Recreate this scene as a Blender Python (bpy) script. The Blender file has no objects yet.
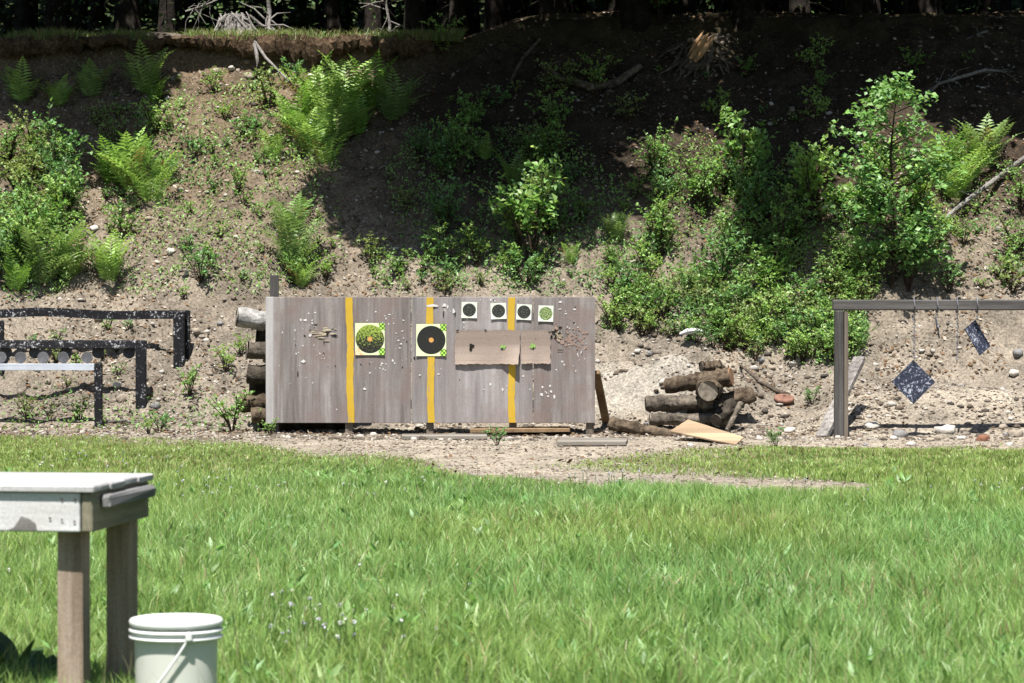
import bpy, math, random
import numpy as np
from mathutils import Vector, Matrix

rng = np.random.default_rng(7)
random.seed(7)
SC = bpy.context.scene
COL = SC.collection
PI = math.pi
F, CX, HY, CH = 3090.0, 512.0, 289.0, 1.42      # focal length in pixels, image centre, horizon row, eye height
SUN = np.array([-0.08, -0.42, 1.0]); SUN /= np.linalg.norm(SUN)

# ------------------------------------------------------------------ noise and terrain
def vnoise(x, y, seed=0):
    x = np.asarray(x, float); y = np.asarray(y, float)
    xi = np.floor(x); yi = np.floor(y); fx = x - xi; fy = y - yi
    fx = fx * fx * (3 - 2 * fx); fy = fy * fy * (3 - 2 * fy)
    def h(a, b):
        s = np.sin(a * 127.1 + b * 311.7 + seed * 74.7) * 43758.5453
        return s - np.floor(s)
    return (h(xi, yi) * (1 - fx) + h(xi + 1, yi) * fx) * (1 - fy) + (h(xi, yi + 1) * (1 - fx) + h(xi + 1, yi + 1) * fx) * fy

def fbm(x, y, seed=0, o=3):
    t = 0; a = .5
    for k in range(o):
        t = t + a * (vnoise(np.asarray(x) * 2 ** k, np.asarray(y) * 2 ** k, seed + k) - .5); a *= .5
    return t

def sstep(a, b, v):
    t = np.clip((v - a) / (b - a), 0, 1); return t * t * (3 - 2 * t)

def ground_z(x, y):
    x = np.asarray(x, float); y = np.asarray(y, float)
    y0 = 31.2 + .25 * fbm(x * .6, x * 0 + 3, 5, 2) - .25 * sstep(2.6, 4.0, x)
    t = np.clip((y - y0) / .3, -30, 60)
    zb = .75 * .3 * np.where(t > 20, t, np.log1p(np.exp(np.minimum(t, 20))))
    bank = sstep(30.4, 32.2, y)
    zb = zb + bank * (.42 * fbm(x * .8, y * .8, 11, 2) + .24 * fbm(x * 2.6, y * 2.6, 12, 2) + .24 * fbm(x * 8, y * 8, 13, 2) + .05 * fbm(x * 15, y * 15, 18, 1))
    zb = zb + .46 * np.exp(-((x - 1.75) / .85) ** 2 - ((y - 31.35) / .42) ** 2)
    zb = zb + .32 * sstep(2.7, 3.6, x) * np.exp(-((y - 30.7) / .75) ** 2)
    zb = zb + sstep(29.6, 30.6, y) * .05 * fbm(x * 7, y * 7, 15, 2)
    zb = zb + .05 * fbm(x * .5, y * .5, 16, 2) * (1 - bank)
    right = sstep(-1.2, .6, x + .5 * fbm(x, y, 17, 2))
    zt = 4.33 + .42 * right
    ledge = .30 * (1 - right) + .06
    ylip = 31.2 + (zt - ledge) / .75 + .35 * fbm(x * 1.3, x * 0, 19, 2)
    low = np.minimum(zb, zt - ledge + .06 * fbm(x * 4, y * 4, 14, 2))
    top = zt + .03 * (y - 37) + .10 * fbm(x * 1.5, y * 1.5, 20, 3) + np.clip(y - 50, 0, 400) * .45
    w = sstep(0, .10, y - ylip)
    z = low * (1 - w) + top * w
    return np.where(y < 29, .05 * fbm(x * .5, y * .5, 16, 2), z)

YS = np.arange(26, 60, .012)
def at(px, py, y_from=None):
    """the point of the terrain seen at a pixel of the photograph"""
    ys = YS if y_from is None else np.arange(y_from, 60, .012)
    zr = CH + (HY - py) * ys / F
    xs = (px - CX) * ys / F
    g = ground_z(xs, ys)
    k = int(np.argmax(g >= zr))
    if g[k] < zr[k]:
        k = int(np.argmin(abs(ys - 37.3)))
    return Vector((xs[k], ys[k], g[k]))

def flat(px, py):
    y = CH * F / (py - HY); return Vector(((px - CX) * y / F, y, 0.0))
def X(px, y): return (px - CX) * y / F
def Z(py, y): return CH + (HY - py) * y / F

def inpoly(px, py, poly):
    px = np.asarray(px, float); py = np.asarray(py, float)
    c = np.zeros(px.shape, bool); n = len(poly)
    for i in range(n):
        x1, y1 = poly[i]; x2, y2 = poly[(i + 1) % n]
        if y1 == y2: continue
        c ^= ((y1 > py) != (y2 > py)) & (px < (x2 - x1) * (py - y1) / (y2 - y1) + x1)
    return c

# ------------------------------------------------------------------ mesh helpers
class MB:
    def __init__(s): s.v = []; s.f = []; s.m = []
    def add(s, vs, fs, m=0):
        o = len(s.v); s.v += [tuple(p) for p in vs]
        s.f += [tuple(o + i for i in f) for f in fs]; s.m += [m] * len(fs)
    def box(s, c, d, rot=None, m=0, jit=0, bev=0.0):
        """a block with softened edges"""
        hx, hy, hz = d[0] / 2, d[1] / 2, d[2] / 2
        b = bev or min(hx, hy, hz) * .18
        R = rot if rot is not None else Matrix.Identity(3)
        vs = []
        for k, (zz, ins) in enumerate(((-hz, b), (-hz + b, 0), (hz - b, 0), (hz, b))):
            X_, Y_ = hx - ins, hy - ins
            ring = [(X_ - b, -Y_), (X_, -Y_ + b), (X_, Y_ - b), (X_ - b, Y_), (-X_ + b, Y_), (-X_, Y_ - b), (-X_, -Y_ + b), (-X_ + b, -Y_)]
            for (a, e) in ring:
                p = Vector((a + random.uniform(-jit, jit), e + random.uniform(-jit, jit), zz + random.uniform(-jit, jit)))
                vs.append(R @ p + Vector(c))
        fs = [tuple(range(7, -1, -1)), tuple(range(24, 32))]
        for k in range(3):
            for i in range(8):
                j = (i + 1) % 8; fs.append((k * 8 + i, k * 8 + j, k * 8 + 8 + j, k * 8 + 8 + i))
        s.add(vs, fs, m)
    def tube(s, pts, rad, seg=8, m=0, cap=True, rough=0.0, mcap=None):
        pts = [Vector(p) for p in pts]; n = len(pts); vs = []
        ref = Vector((0, 0, 1))
        if abs((pts[-1] - pts[0]).normalized().z) > .9: ref = Vector((1, 0, 0))
        for i, p in enumerate(pts):
            t = (pts[min(i + 1, n - 1)] - pts[max(i - 1, 0)]).normalized()
            a = t.cross(ref).normalized(); b = t.cross(a).normalized()
            for k in range(seg):
                an = 2 * PI * k / seg
                r = rad[i] * (1 + random.uniform(-rough, rough))
                vs.append(p + (a * math.cos(an) + b * math.sin(an)) * r)
        fs = []
        for i in range(n - 1):
            for k in range(seg):
                j = (k + 1) % seg
                fs.append((i * seg + k, i * seg + j, (i + 1) * seg + j, (i + 1) * seg + k))
        s.add(vs, fs, m)
        if cap:
            o = len(s.v) - len(vs); mc = m if mcap is None else mcap
            s.f += [tuple(o + k for k in range(seg)), tuple(o + (n - 1) * seg + k for k in range(seg - 1, -1, -1))]; s.m += [mc, mc]
    def lathe(s, prof, seg=32, c=(0, 0, 0), m=0):
        vs = []; fs = []
        for (r, z) in prof:
            for k in range(seg):
                a = 2 * PI * k / seg; vs.append((c[0] + r * math.cos(a), c[1] + r * math.sin(a), c[2] + z))
        for i in range(len(prof) - 1):
            for k in range(seg):
                j = (k + 1) % seg; fs.append((i * seg + k, i * seg + j, (i + 1) * seg + j, (i + 1) * seg + k))
        s.add(vs, fs, m)
    def build(s, name, mats, parent=None, smooth=False, origin=None):
        me = bpy.data.meshes.new(name)
        vs = s.v if origin is None else [(a - origin[0], b - origin[1], c - origin[2]) for a, b, c in s.v]
        me.from_pydata(vs, [], s.f)
        mats = mats if isinstance(mats, (list, tuple)) else [mats]
        for m in mats: me.materials.append(m)
        me.polygons.foreach_set('material_index', s.m)
        if smooth: me.polygons.foreach_set('use_smooth', [True] * len(s.f))
        me.update()
        o = bpy.data.objects.new(name, me); COL.objects.link(o)
        if origin is not None: o.location = origin
        if parent: o.parent = parent
        return o

def np_mesh(name, V, quads=None, tris=None, col=None, mat=None, smooth=False):
    me = bpy.data.meshes.new(name)
    nq = 0 if quads is None else len(quads); nt = 0 if tris is None else len(tris)
    me.vertices.add(len(V)); me.vertices.foreach_set('co', np.asarray(V, np.float32).ravel())
    lv = []; tot = []
    if nq: lv.append(np.asarray(quads, np.int32).ravel()); tot.append(np.full(nq, 4, np.int32))
    if nt: lv.append(np.asarray(tris, np.int32).ravel()); tot.append(np.full(nt, 3, np.int32))
    lv = np.concatenate(lv); tot = np.concatenate(tot)
    me.loops.add(len(lv)); me.loops.foreach_set('vertex_index', lv)
    me.polygons.add(nq + nt)
    st = np.concatenate([[0], np.cumsum(tot)[:-1]]).astype(np.int32)
    me.polygons.foreach_set('loop_start', st)
    if smooth: me.polygons.foreach_set('use_smooth', np.ones(nq + nt, bool))
    me.update(calc_edges=True)
    if col is not None:
        ca = me.color_attributes.new('col', 'FLOAT_COLOR', 'POINT')
        c4 = np.ones((len(V), 4), np.float32); c4[:, :3] = col
        ca.data.foreach_set('color', c4.ravel())
    if mat: me.materials.append(mat)
    me.validate()
    return me

def link(name, me, parent=None, loc=None):
    o = bpy.data.objects.new(name, me); COL.objects.link(o)
    if parent: o.parent = parent
    if loc is not None: o.location = loc
    return o
def tag(o, label=None, cat=None, group=None, kind=None):
    if label: o['label'] = label
    if cat: o['category'] = cat
    if group: o['group'] = group
    if kind: o['kind'] = kind
    return o
def empty(name, loc, label, cat, group=None, rz=0):
    o = bpy.data.objects.new(name, None); COL.objects.link(o)
    o.location = loc; o.rotation_euler = (0, 0, rz); o.empty_display_size = .1
    return tag(o, label, cat, group)
def clone(root):
    r = root.copy(); COL.objects.link(r)
    for ch in list(root.children):
        c = ch.copy(); COL.objects.link(c); c.parent = r
        for g in list(ch.children):
            d = g.copy(); COL.objects.link(d); d.parent = c
    return r
def loc_children(root):
    """children were built in world coordinates: express them relative to the thing's base"""
    for ch in root.children:
        if ch.type == 'MESH':
            M = Matrix.Rotation(-root.rotation_euler.z, 4, 'Z') @ Matrix.Translation(-root.location)
            ch.data.transform(M)
        for g in ch.children:
            if g.type == 'MESH':
                M = Matrix.Rotation(-root.rotation_euler.z, 4, 'Z') @ Matrix.Translation(-root.location)
                g.data.transform(M)

# ------------------------------------------------------------------ materials
class NT:
    def __init__(s, name):
        s.m = bpy.data.materials.new(name); s.m.use_nodes = True
        s.t = s.m.node_tree; s.n = s.t.nodes; s.l = s.t.links
        s.b = s.n['Principled BSDF']; s.out = s.n['Material Output']
    def nd(s, t, **kw):
        n = s.n.new(t)
        for k, v in kw.items(): setattr(n, k, v)
        return n
    def lk(s, a, b): s.l.new(a, b)
    def co(s, scale=(1, 1, 1), src='Object'):
        tc = s.nd('ShaderNodeTexCoord'); mp = s.nd('ShaderNodeMapping'); mp.inputs['Scale'].default_value = scale
        s.lk(tc.outputs[src], mp.inputs['Vector']); return mp.outputs['Vector']
    def noise(s, vec, scale=5, det=4, rough=.6):
        n = s.nd('ShaderNodeTexNoise'); n.inputs['Scale'].default_value = scale
        n.inputs['Detail'].default_value = det; n.inputs['Roughness'].default_value = rough
        if vec is not None: s.lk(vec, n.inputs['Vector'])
        return n.outputs['Fac']
    def vor(s, vec, scale=5, out='Color'):
        n = s.nd('ShaderNodeTexVoronoi'); n.inputs['Scale'].default_value = scale
        if vec is not None: s.lk(vec, n.inputs['Vector'])
        return n.outputs[out]
    def ramp(s, fac, stops):
        n = s.nd('ShaderNodeValToRGB'); e = n.color_ramp.elements
        while len(e) < len(stops): e.new(.5)
        for i, (p, c) in enumerate(stops):
            e[i].position = p; e[i].color = (c, c, c, 1) if isinstance(c, (int, float)) else (*c, 1)
        s.lk(fac, n.inputs['Fac']); return n.outputs['Color']
    def mix(s, fac, a, b, mode='MIX'):
        n = s.nd('ShaderNodeMix', data_type='RGBA', blend_type=mode)
        for i, v in ((0, fac), (6, a), (7, b)):
            if isinstance(v, (int, float)): n.inputs[i].default_value = v if i == 0 else (v, v, v, 1)
            elif isinstance(v, tuple): n.inputs[i].default_value = (*v, 1)
            else: s.lk(v, n.inputs[i])
        return n.outputs[2]
    def bump(s, h, strength=.4, dist=.01):
        n = s.nd('ShaderNodeBump'); n.inputs['Strength'].default_value = strength; n.inputs['Distance'].default_value = dist
        s.lk(h, n.inputs['Height']); s.lk(n.outputs['Normal'], s.b.inputs['Normal'])
    def fin(s, color, rough=.85, spec=.2, metal=0):
        if isinstance(color, tuple): s.b.inputs['Base Color'].default_value = (*color, 1)
        else: s.lk(color, s.b.inputs['Base Color'])
        s.b.inputs['Roughness'].default_value = rough; s.b.inputs['Specular IOR Level'].default_value = spec
        s.b.inputs['Metallic'].default_value = metal
        return s.m

def m_wood(name, c1, c2, c3, axis='Z', scale=1.0, rough=.85, stain=None):
    t = NT(name); k = 26 * scale; g = 1.4 * scale
    sc = {'X': (g, k, k), 'Y': (k, g, k), 'Z': (k, k, g)}[axis]
    kk = .93 if name.startswith('bench') else .68
    c1, c2, c3 = [tuple(q * kk for q in c_) for c_ in (c1, c2, c3)]
    v = t.co(sc); n = t.noise(v, 1.0, 6, .7)
    sc2 = {'X': (g * .4, k * .22, k * .22), 'Y': (k * .22, g * .4, k * .22), 'Z': (k * .22, k * .22, g * .4)}[axis]
    n2 = t.noise(t.co(sc2), 1.0, 3, .6)
    c = t.ramp(n, [(.36, c1), (.5, c2), (.64, c3)])
    n3 = t.noise(t.co(tuple(q * .42 for q in sc2)), 1.0, 2, .5)
    c = t.mix(.5, c, t.ramp(n2, [(.36, tuple(x * .66 for x in c2)), (.64, tuple(min(1, x * 1.28) for x in c2))]))
    c = t.mix(1.0, c, t.ramp(n3, [(.36, .80), (.64, 1.16)]), 'MULTIPLY')
    if stain:
        s_ = t.ramp(t.noise(t.co((2, 2, 2)), 1.6, 3, .6), [(.44, 0.), (.64, 1.)])
        c = t.mix(t.mix(.72, 0., s_), c, tuple(q * .86 for q in stain))
    c = t.mix(1.0, c, t.ramp(t.noise(t.co(), 120, 3, .7), [(.35, .84), (.65, 1.14)]), 'MULTIPLY')
    t.bump(n, .5, .004)
    return t.fin(c, rough, .15)

def m_leaf(name, trans=.35, gloss=.05):
    t = NT(name)
    at_ = t.nd('ShaderNodeAttribute', attribute_name='col')
    d = t.nd('ShaderNodeBsdfDiffuse'); tr = t.nd('ShaderNodeBsdfTranslucent'); g = t.nd('ShaderNodeBsdfGlossy')
    g.inputs['Roughness'].default_value = .45; g.inputs['Color'].default_value = (1, 1, 1, 1)
    t.lk(at_.outputs['Color'], d.inputs['Color'])
    br = t.mix(1.0, at_.outputs['Color'], (1.15, 1.2, .75), 'MULTIPLY'); t.lk(br, tr.inputs['Color'])
    a = t.nd('ShaderNodeMixShader'); a.inputs[0].default_value = trans
    t.lk(d.outputs[0], a.inputs[1]); t.lk(tr.outputs[0], a.inputs[2])
    b = t.nd('ShaderNodeMixShader'); b.inputs[0].default_value = gloss
    t.lk(a.outputs[0], b.inputs[1]); t.lk(g.outputs[0], b.inputs[2])
    t.lk(b.outputs[0], t.out.inputs['Surface'])
    return t.m

def m_attr(name, rough=.9, var=.35, nscale=60):
    t = NT(name)
    a = t.nd('ShaderNodeAttribute', attribute_name='col')
    n = t.noise(t.co(), nscale, 4, .7)
    c = t.mix(1.0, a.outputs['Color'], t.ramp(n, [(.3, 1 - var), (.7, 1 + var)]), 'MULTIPLY')
    t.bump(n, .5, .01)
    return t.fin(c, rough, .12)

def m_ground():
    t = NT('ground_soil')
    a = t.nd('ShaderNodeAttribute', attribute_name='col')
    v = t.co()
    n1 = t.noise(v, 2.2, 5, .65); n2 = t.noise(v, 34, 5, .75)
    c = t.mix(1.0, a.outputs['Color'], t.ramp(n1, [(.34, .68), (.66, 1.28)]), 'MULTIPLY')
    c = t.mix(1.0, c, t.ramp(n2, [(.34, .45), (.5, 1.0), (.66, 1.6)]), 'MULTIPLY')
    vc = t.nd('ShaderNodeTexVoronoi'); vc.inputs['Scale'].default_value = 26; t.lk(v, vc.inputs['Vector'])
    peb = t.ramp(vc.outputs['Distance'], [(.16, 1.), (.26, 0.)])
    sep = t.nd('ShaderNodeSeparateColor'); t.lk(vc.outputs['Color'], sep.inputs[0])
    some = t.ramp(sep.outputs[0], [(.62, 0.), (.66, 1.)])
    pm = t.mix(1.0, peb, some, 'MULTIPLY')
    pc = t.mix(sep.outputs[1], (.09, .075, .06), (.34, .31, .27))
    stony = t.nd('ShaderNodeAttribute', attribute_name='stony')
    pm = t.mix(1.0, pm, stony.outputs['Color'], 'MULTIPLY')
    c = t.mix(pm, c, pc)
    t.bump(n2, .7, .02)
    return t.fin(c, .95, .08)

def m_chip(name, base, chip, thr=.56, scale=26, rough=.5):
    t = NT(name); v = t.co()
    n = t.noise(v, scale, 5, .75)
    big = t.ramp(t.noise(v, scale * .16, 3, .6), [(.36, .12), (.62, -.0)])
    sb = t.nd('ShaderNodeMath', operation='SUBTRACT'); t.lk(n, sb.inputs[0]); t.lk(big, sb.inputs[1])
    f = t.ramp(sb.outputs[0], [(thr - .05, 0.), (thr + .04, 1.)])
    b = t.mix(t.noise(v, 6, 3), tuple(x * .7 for x in base), tuple(x * 1.3 for x in base))
    t.bump(n, .3, .003)
    return t.fin(t.mix(f, b, chip), rough + .15, .15)

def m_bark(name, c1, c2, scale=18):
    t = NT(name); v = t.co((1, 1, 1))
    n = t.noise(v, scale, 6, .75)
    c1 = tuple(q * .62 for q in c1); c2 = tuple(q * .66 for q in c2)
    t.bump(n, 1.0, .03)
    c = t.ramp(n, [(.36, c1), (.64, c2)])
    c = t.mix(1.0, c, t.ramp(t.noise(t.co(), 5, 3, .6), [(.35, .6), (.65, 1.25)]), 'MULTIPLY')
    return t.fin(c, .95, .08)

def m_end(name, c1, c2):
    t = NT(name)
    w = t.nd('ShaderNodeTexNoise'); w.inputs['Scale'].default_value = 22; w.inputs['Detail'].default_value = 5
    t.lk(t.co(), w.inputs['Vector'])
    return t.fin(t.ramp(w.outputs['Fac'], [(.3, c1), (.7, c2)]), .9, .1)

MG = m_ground()
ML = m_leaf('leaf_green', .40, .022)
MGR = m_leaf('grass_blade', .50, .02)
MC = m_leaf('canopy_leaf', .05, .02)
MST = m_attr('stone_surface', .9, .3, 50)
MLIT = m_attr('litter_surface', .95, .25, 40)
MSTEM = m_bark('stem_bark', (.05, .035, .025), (.14, .10, .07), 30)
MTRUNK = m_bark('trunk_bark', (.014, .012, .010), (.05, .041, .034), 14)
MPALE = m_bark('pale_dead_wood', (.22, .20, .18), (.50, .47, .44), 28)
MDRYB = m_wood('dull_dry_board', (.17, .15, .13), (.26, .235, .20), (.34, .31, .27), 'X', .8)
MROOT = m_bark('root_wood', (.10, .075, .055), (.30, .25, .20), 20)
MPLY = m_wood('weathered_plywood', (.15, .126, .115), (.275, .246, .234), (.42, .395, .382), 'Z', 1.0, .85, (.20, .155, .14))
MPLY2 = m_wood('pale_weathered_plywood', (.23, .205, .20), (.335, .31, .305), (.47, .45, .44), 'Z', 1.0, .85, (.24, .20, .19))
MEDGE = m_wood('pale_edge_board', (.36, .34, .33), (.47, .45, .44), (.56, .54, .53), 'Z', .8)
MPOST = m_wood('grey_brown_post', (.11, .085, .065), (.20, .165, .13), (.30, .26, .215), 'Z', 1.2)
MBROWN = m_wood('brown_board', (.16, .10, .05), (.27, .18, .10), (.36, .26, .16), 'Z', 1.2)
MGREYB = m_wood('weathered_beam_grey', (.045, .042, .040), (.105, .099, .095), (.18, .172, .168), 'X', 1.2)
MGREYP = m_wood('weathered_post_grey', (.04, .037, .035), (.095, .09, .086), (.175, .167, .16), 'Z', 1.2)
MBENCH = m_wood('bench_board_white', (.50, .49, .49), (.66, .65, .65), (.78, .77, .77), 'X', .8, .8, (.56, .54, .52))
MTOP = m_wood('bench_top_planks', (.27, .262, .258), (.40, .392, .388), (.52, .512, .508), 'X', .9, .85, (.36, .35, .34))
MBEND = m_wood('bench_end_board', (.13, .12, .085), (.22, .20, .14), (.33, .30, .22), 'Y', .9)  # dark greenish tones carry the shade on the bench's end side
MBLEG = m_wood('bench_leg_wood', (.13, .09, .058), (.28, .215, .16), (.42, .345, .28), 'Z', 1.0)
MBLK = m_wood('dark_grey_offcut', (.13, .125, .12), (.25, .245, .24), (.36, .35, .35), 'Y', 1.0)
MBLACK = m_chip('chipped_black_paint', (.010, .010, .012), (.40, .40, .41), .575, 40)
MSTEEL = m_chip('pocked_blue_black_steel', (.022, .026, .042), (.34, .36, .42), .535, 40, .45)
MDISC = m_chip('dull_steel_disc', (.05, .05, .053), (.24, .24, .25), .60, 30, .5)
MDISCL = m_chip('pale_steel_disc', (.085, .085, .09), (.22, .22, .23), .58, 30, .5)
MCBEAM = m_chip('pale_painted_beam', (.36, .385, .43), (.12, .12, .13), .66, 22, .6)
MCHAIN = m_chip('grey_chain_steel', (.12, .12, .13), (.4, .4, .42), .55, 60, .4)
MCARD = m_wood('tan_cardboard', (.30, .235, .195), (.38, .305, .255), (.45, .37, .315), 'X', .35, .9)
MBOARD = m_wood('pale_orange_board', (.34, .235, .145), (.44, .32, .205), (.53, .41, .29), 'X', .6, .9)
MSPLIT = m_wood('fresh_splintered_wood', (.34, .27, .17), (.50, .43, .31), (.64, .58, .47), 'X', 2.0, .9)
MTORN = m_wood('torn_orange_wood', (.25, .13, .06), (.42, .25, .13), (.56, .40, .25), 'Z', 1.5, .9)
MCHIPW = NT('white_splinter').fin((.50, .49, .47), .9, .1)
MHOLE = NT('dark_hole').fin((.02, .018, .016), .95, .05)
MNEON = NT('neon_green_paint').fin((.20, .33, .09), .8, .2)
MRED = m_wood('reddish_worn_wood', (.27, .19, .16), (.36, .25, .20), (.43, .32, .27), 'Z', 1.2)
def m_rust():
    t = NT('rusty_iron'); return t.fin(t.ramp(t.noise(t.co(), 24, 5, .7), [(.3, (.11, .055, .04)), (.7, (.24, .135, .10))]), .9, .1)
MRUST = m_rust()
MLOGS = {k: m_bark('log_bark_' + k, a, b, 16) for k, a, b in (
    ('brown', (.055, .04, .028), (.235, .18, .125)), ('grey', (.075, .063, .052), (.30, .255, .20)),
    ('pale', (.30, .29, .275), (.62, .60, .57)), ('dark', (.045, .038, .03), (.13, .11, .085)))}
MEND = {k: m_end('log_end_' + k, a, b) for k, a, b in (
    ('grey', (.10, .085, .068), (.24, .21, .17)), ('orange', (.17, .09, .05), (.30, .19, .115)), ('dark', (.05, .045, .035), (.12, .10, .08)))}
def m_yellow():
    t = NT('worn_yellow_paint'); v = t.co((9, 9, 2.2))
    n = t.noise(v, 1.6, 6, .75)
    c = t.mix(t.ramp(n, [(.56, 0.), (.68, 1.)]), t.mix(t.noise(t.co(), 5), (.37, .235, .018), (.50, .335, .035)), (.22, .19, .16))
    return t.fin(c, .7, .25)
MYEL = m_yellow()
def m_plastic(name, col, tr):
    t = NT(name); 
    sc_ = t.ramp(t.noise(t.co((5, 5, 1.2)), 5, 6, .75), [(.56, 0.), (.70, .7)])
    t.fin(t.mix(sc_, t.mix(t.noise(t.co(), 7, 4), tuple(x * .88 for x in col), col), (.36, .35, .29)), .38, .45)
    tl = t.nd('ShaderNodeBsdfTranslucent'); tl.inputs['Color'].default_value = (*col, 1)
    mx = t.nd('ShaderNodeMixShader'); mx.inputs[0].default_value = tr
    t.lk(t.b.outputs[0], mx.inputs[1]); t.lk(tl.outputs[0], mx.inputs[2]); t.lk(mx.outputs[0], t.out.inputs['Surface'])
    return t.m
MPLAS = m_plastic('white_plastic', (.72, .73, .71), .05)
MPLASB = m_plastic('milky_bucket_plastic', (.70, .71, .64), .25)

def m_target(name, splat, seed, ringed):
    """paper bullseye: neon paper, black disc with fine rings, flaked paint, orange bull"""
    t = NT(name)
    tc = t.nd('ShaderNodeTexCoord'); mp = t.nd('ShaderNodeMapping'); t.lk(tc.outputs['Object'], mp.inputs['Vector'])
    mp.inputs['Location'].default_value = (0, 0, 0)
    sep = t.nd('ShaderNodeSeparateXYZ'); t.lk(mp.outputs['Vector'], sep.inputs[0])
    cmb = t.nd('ShaderNodeCombineXYZ'); t.lk(sep.outputs['X'], cmb.inputs['X']); t.lk(sep.outputs['Z'], cmb.inputs['Y'])
    ln = t.nd('ShaderNodeVectorMath', operation='LENGTH'); t.lk(cmb.outputs[0], ln.inputs[0])
    r = ln.outputs['Value']
    off = t.nd('ShaderNodeVectorMath', operation='ADD'); t.lk(cmb.outputs[0], off.inputs[0]); off.inputs[1].default_value = (seed * 3.1, seed * 1.7, 0)
    n0 = t.noise(off.outputs[0], 55 if ringed else 95, 6, .85)
    mr = t.nd('ShaderNodeMapRange'); t.lk(n0, mr.inputs['Value']); mr.inputs['From Min'].default_value = .32; mr.inputs['From Max'].default_value = .68
    n = mr.outputs['Result']
    if ringed:
        ringm = t.ramp(r, [(0, 0.), (.048, 0.), (.051, 1.), (.054, 0.), (.074, 0.), (.077, 1.), (.080, 0.), (.101, 0.), (.104, 1.), (.107, 0.)])
        black = t.mix(t.mix(.13, 0., ringm), (.012, .012, .012), (.10, .13, .05))
        bias = t.nd('ShaderNodeMath', operation='MULTIPLY'); t.lk(sep.outputs['Z'], bias.inputs[0]); bias.inputs[1].default_value = 2.0 if splat > .5 else 0.
        add = t.nd('ShaderNodeMath', operation='ADD'); t.lk(n, add.inputs[0]); t.lk(bias.outputs[0], add.inputs[1])
        sp = t.ramp(add.outputs[0], [(.54, 0.), (.64, 1.)] if splat > .5 else [(.86, 0.), (.92, 1.)])
        inner = t.mix(sp, black, t.mix(n, (.08, .15, .01), (.36, .46, .08)))
        bull = t.ramp(r, [(.021, 1.), (.026, 0.)])
        inner = t.mix(bull, inner, t.mix(t.ramp(n, [(.55, 0.), (.8, 1.)]), (.50, .23, .06), (.50, .42, .16)))
        disc = t.ramp(r, [(.1385, 1.), (.1405, 0.)])
    else:
        black = (.014, .014, .014)
        ringm = t.ramp(r, [(0, 0.), (.026, 0.), (.028, 1.), (.031, 0.), (.043, 0.), (.045, 1.), (.048, 0.)])
        black = t.mix(t.mix(.2, 0., ringm), black, (.22, .25, .20))
        th = .50 if splat > .5 else .70
        inner = t.mix(t.ramp(n, [(th, 0.), (th + .05, 1.)]), black, (.34, .47, .17) if splat > .5 else (.24, .28, .20))
        disc = t.ramp(r, [(.0645, 1.), (.0665, 0.)])
    pn = t.noise(cmb.outputs[0], 40, 3)
    paper = t.mix(pn, (.52, .60, .30), (.62, .65, .48)) if ringed else t.mix(pn, (.52, .58, .46), (.62, .64, .58))
    if ringed:
        ch = t.nd('ShaderNodeTexChecker'); ch.inputs['Scale'].default_value = 52; t.lk(cmb.outputs[0], ch.inputs['Vector'])
        ch.inputs['Color1'].default_value = (.04, .12, .01, 1); ch.inputs['Color2'].default_value = (.36, .58, .10, 1)
        cornr = t.ramp(sep.outputs['X'], [(.085, 0.), (.088, 1.)])
        az = t.nd('ShaderNodeMath', operation='ABSOLUTE'); t.lk(sep.outputs['Z'], az.inputs[0])
        cz = t.ramp(az.outputs[0], [(.085, 0.), (.088, 1.)])
        paper = t.mix(t.mix(1., cornr, cz, 'MULTIPLY'), paper, ch.outputs['Color'])
    if ringed and splat > .5:
        xl_ = t.ramp(sep.outputs['X'], [(0, 1.), (.0001, 0.)])
        ax_ = t.nd('ShaderNodeMath', operation='LESS_THAN'); t.lk(sep.outputs['X'], ax_.inputs[0]); ax_.inputs[1].default_value = -.07
        az_ = t.nd('ShaderNodeMath', operation='LESS_THAN'); t.lk(sep.outputs['Z'], az_.inputs[0]); az_.inputs[1].default_value = -.09
        both = t.nd('ShaderNodeMath', operation='MULTIPLY'); t.lk(ax_.outputs[0], both.inputs[0]); t.lk(az_.outputs[0], both.inputs[1])
        paper = t.mix(both.outputs[0], paper, t.mix(t.ramp(n, [(.35, 0.), (.6, 1.)]), (.58, .26, .09), (.62, .60, .42)))
    return t.fin(t.mix(disc, paper, inner), .65, .25)

# ------------------------------------------------------------------ world, sun, camera
w = bpy.data.worlds.new('World'); SC.world = w; w.use_nodes = True
sky = w.node_tree.nodes.new('ShaderNodeTexSky'); sky.sky_type = 'NISHITA'; sky.sun_disc = False
el = math.asin(SUN[2]); sky.sun_elevation = el; sky.sun_rotation = math.atan2(SUN[0], SUN[1])
bg = w.node_tree.nodes['Background']; bg.inputs['Strength'].default_value = .056
w.node_tree.links.new(sky.outputs['Color'], bg.inputs['Color'])
sl = bpy.data.lights.new('sun', 'SUN'); sl.energy = 5.0; sl.angle = math.radians(.55); sl.color = (1.0, .962, .91)
so = bpy.data.objects.new('sun', sl); COL.objects.link(so)
so.rotation_euler = Vector(SUN).to_track_quat('Z', 'Y').to_euler(); so.location = (0, 20, 30)

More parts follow.
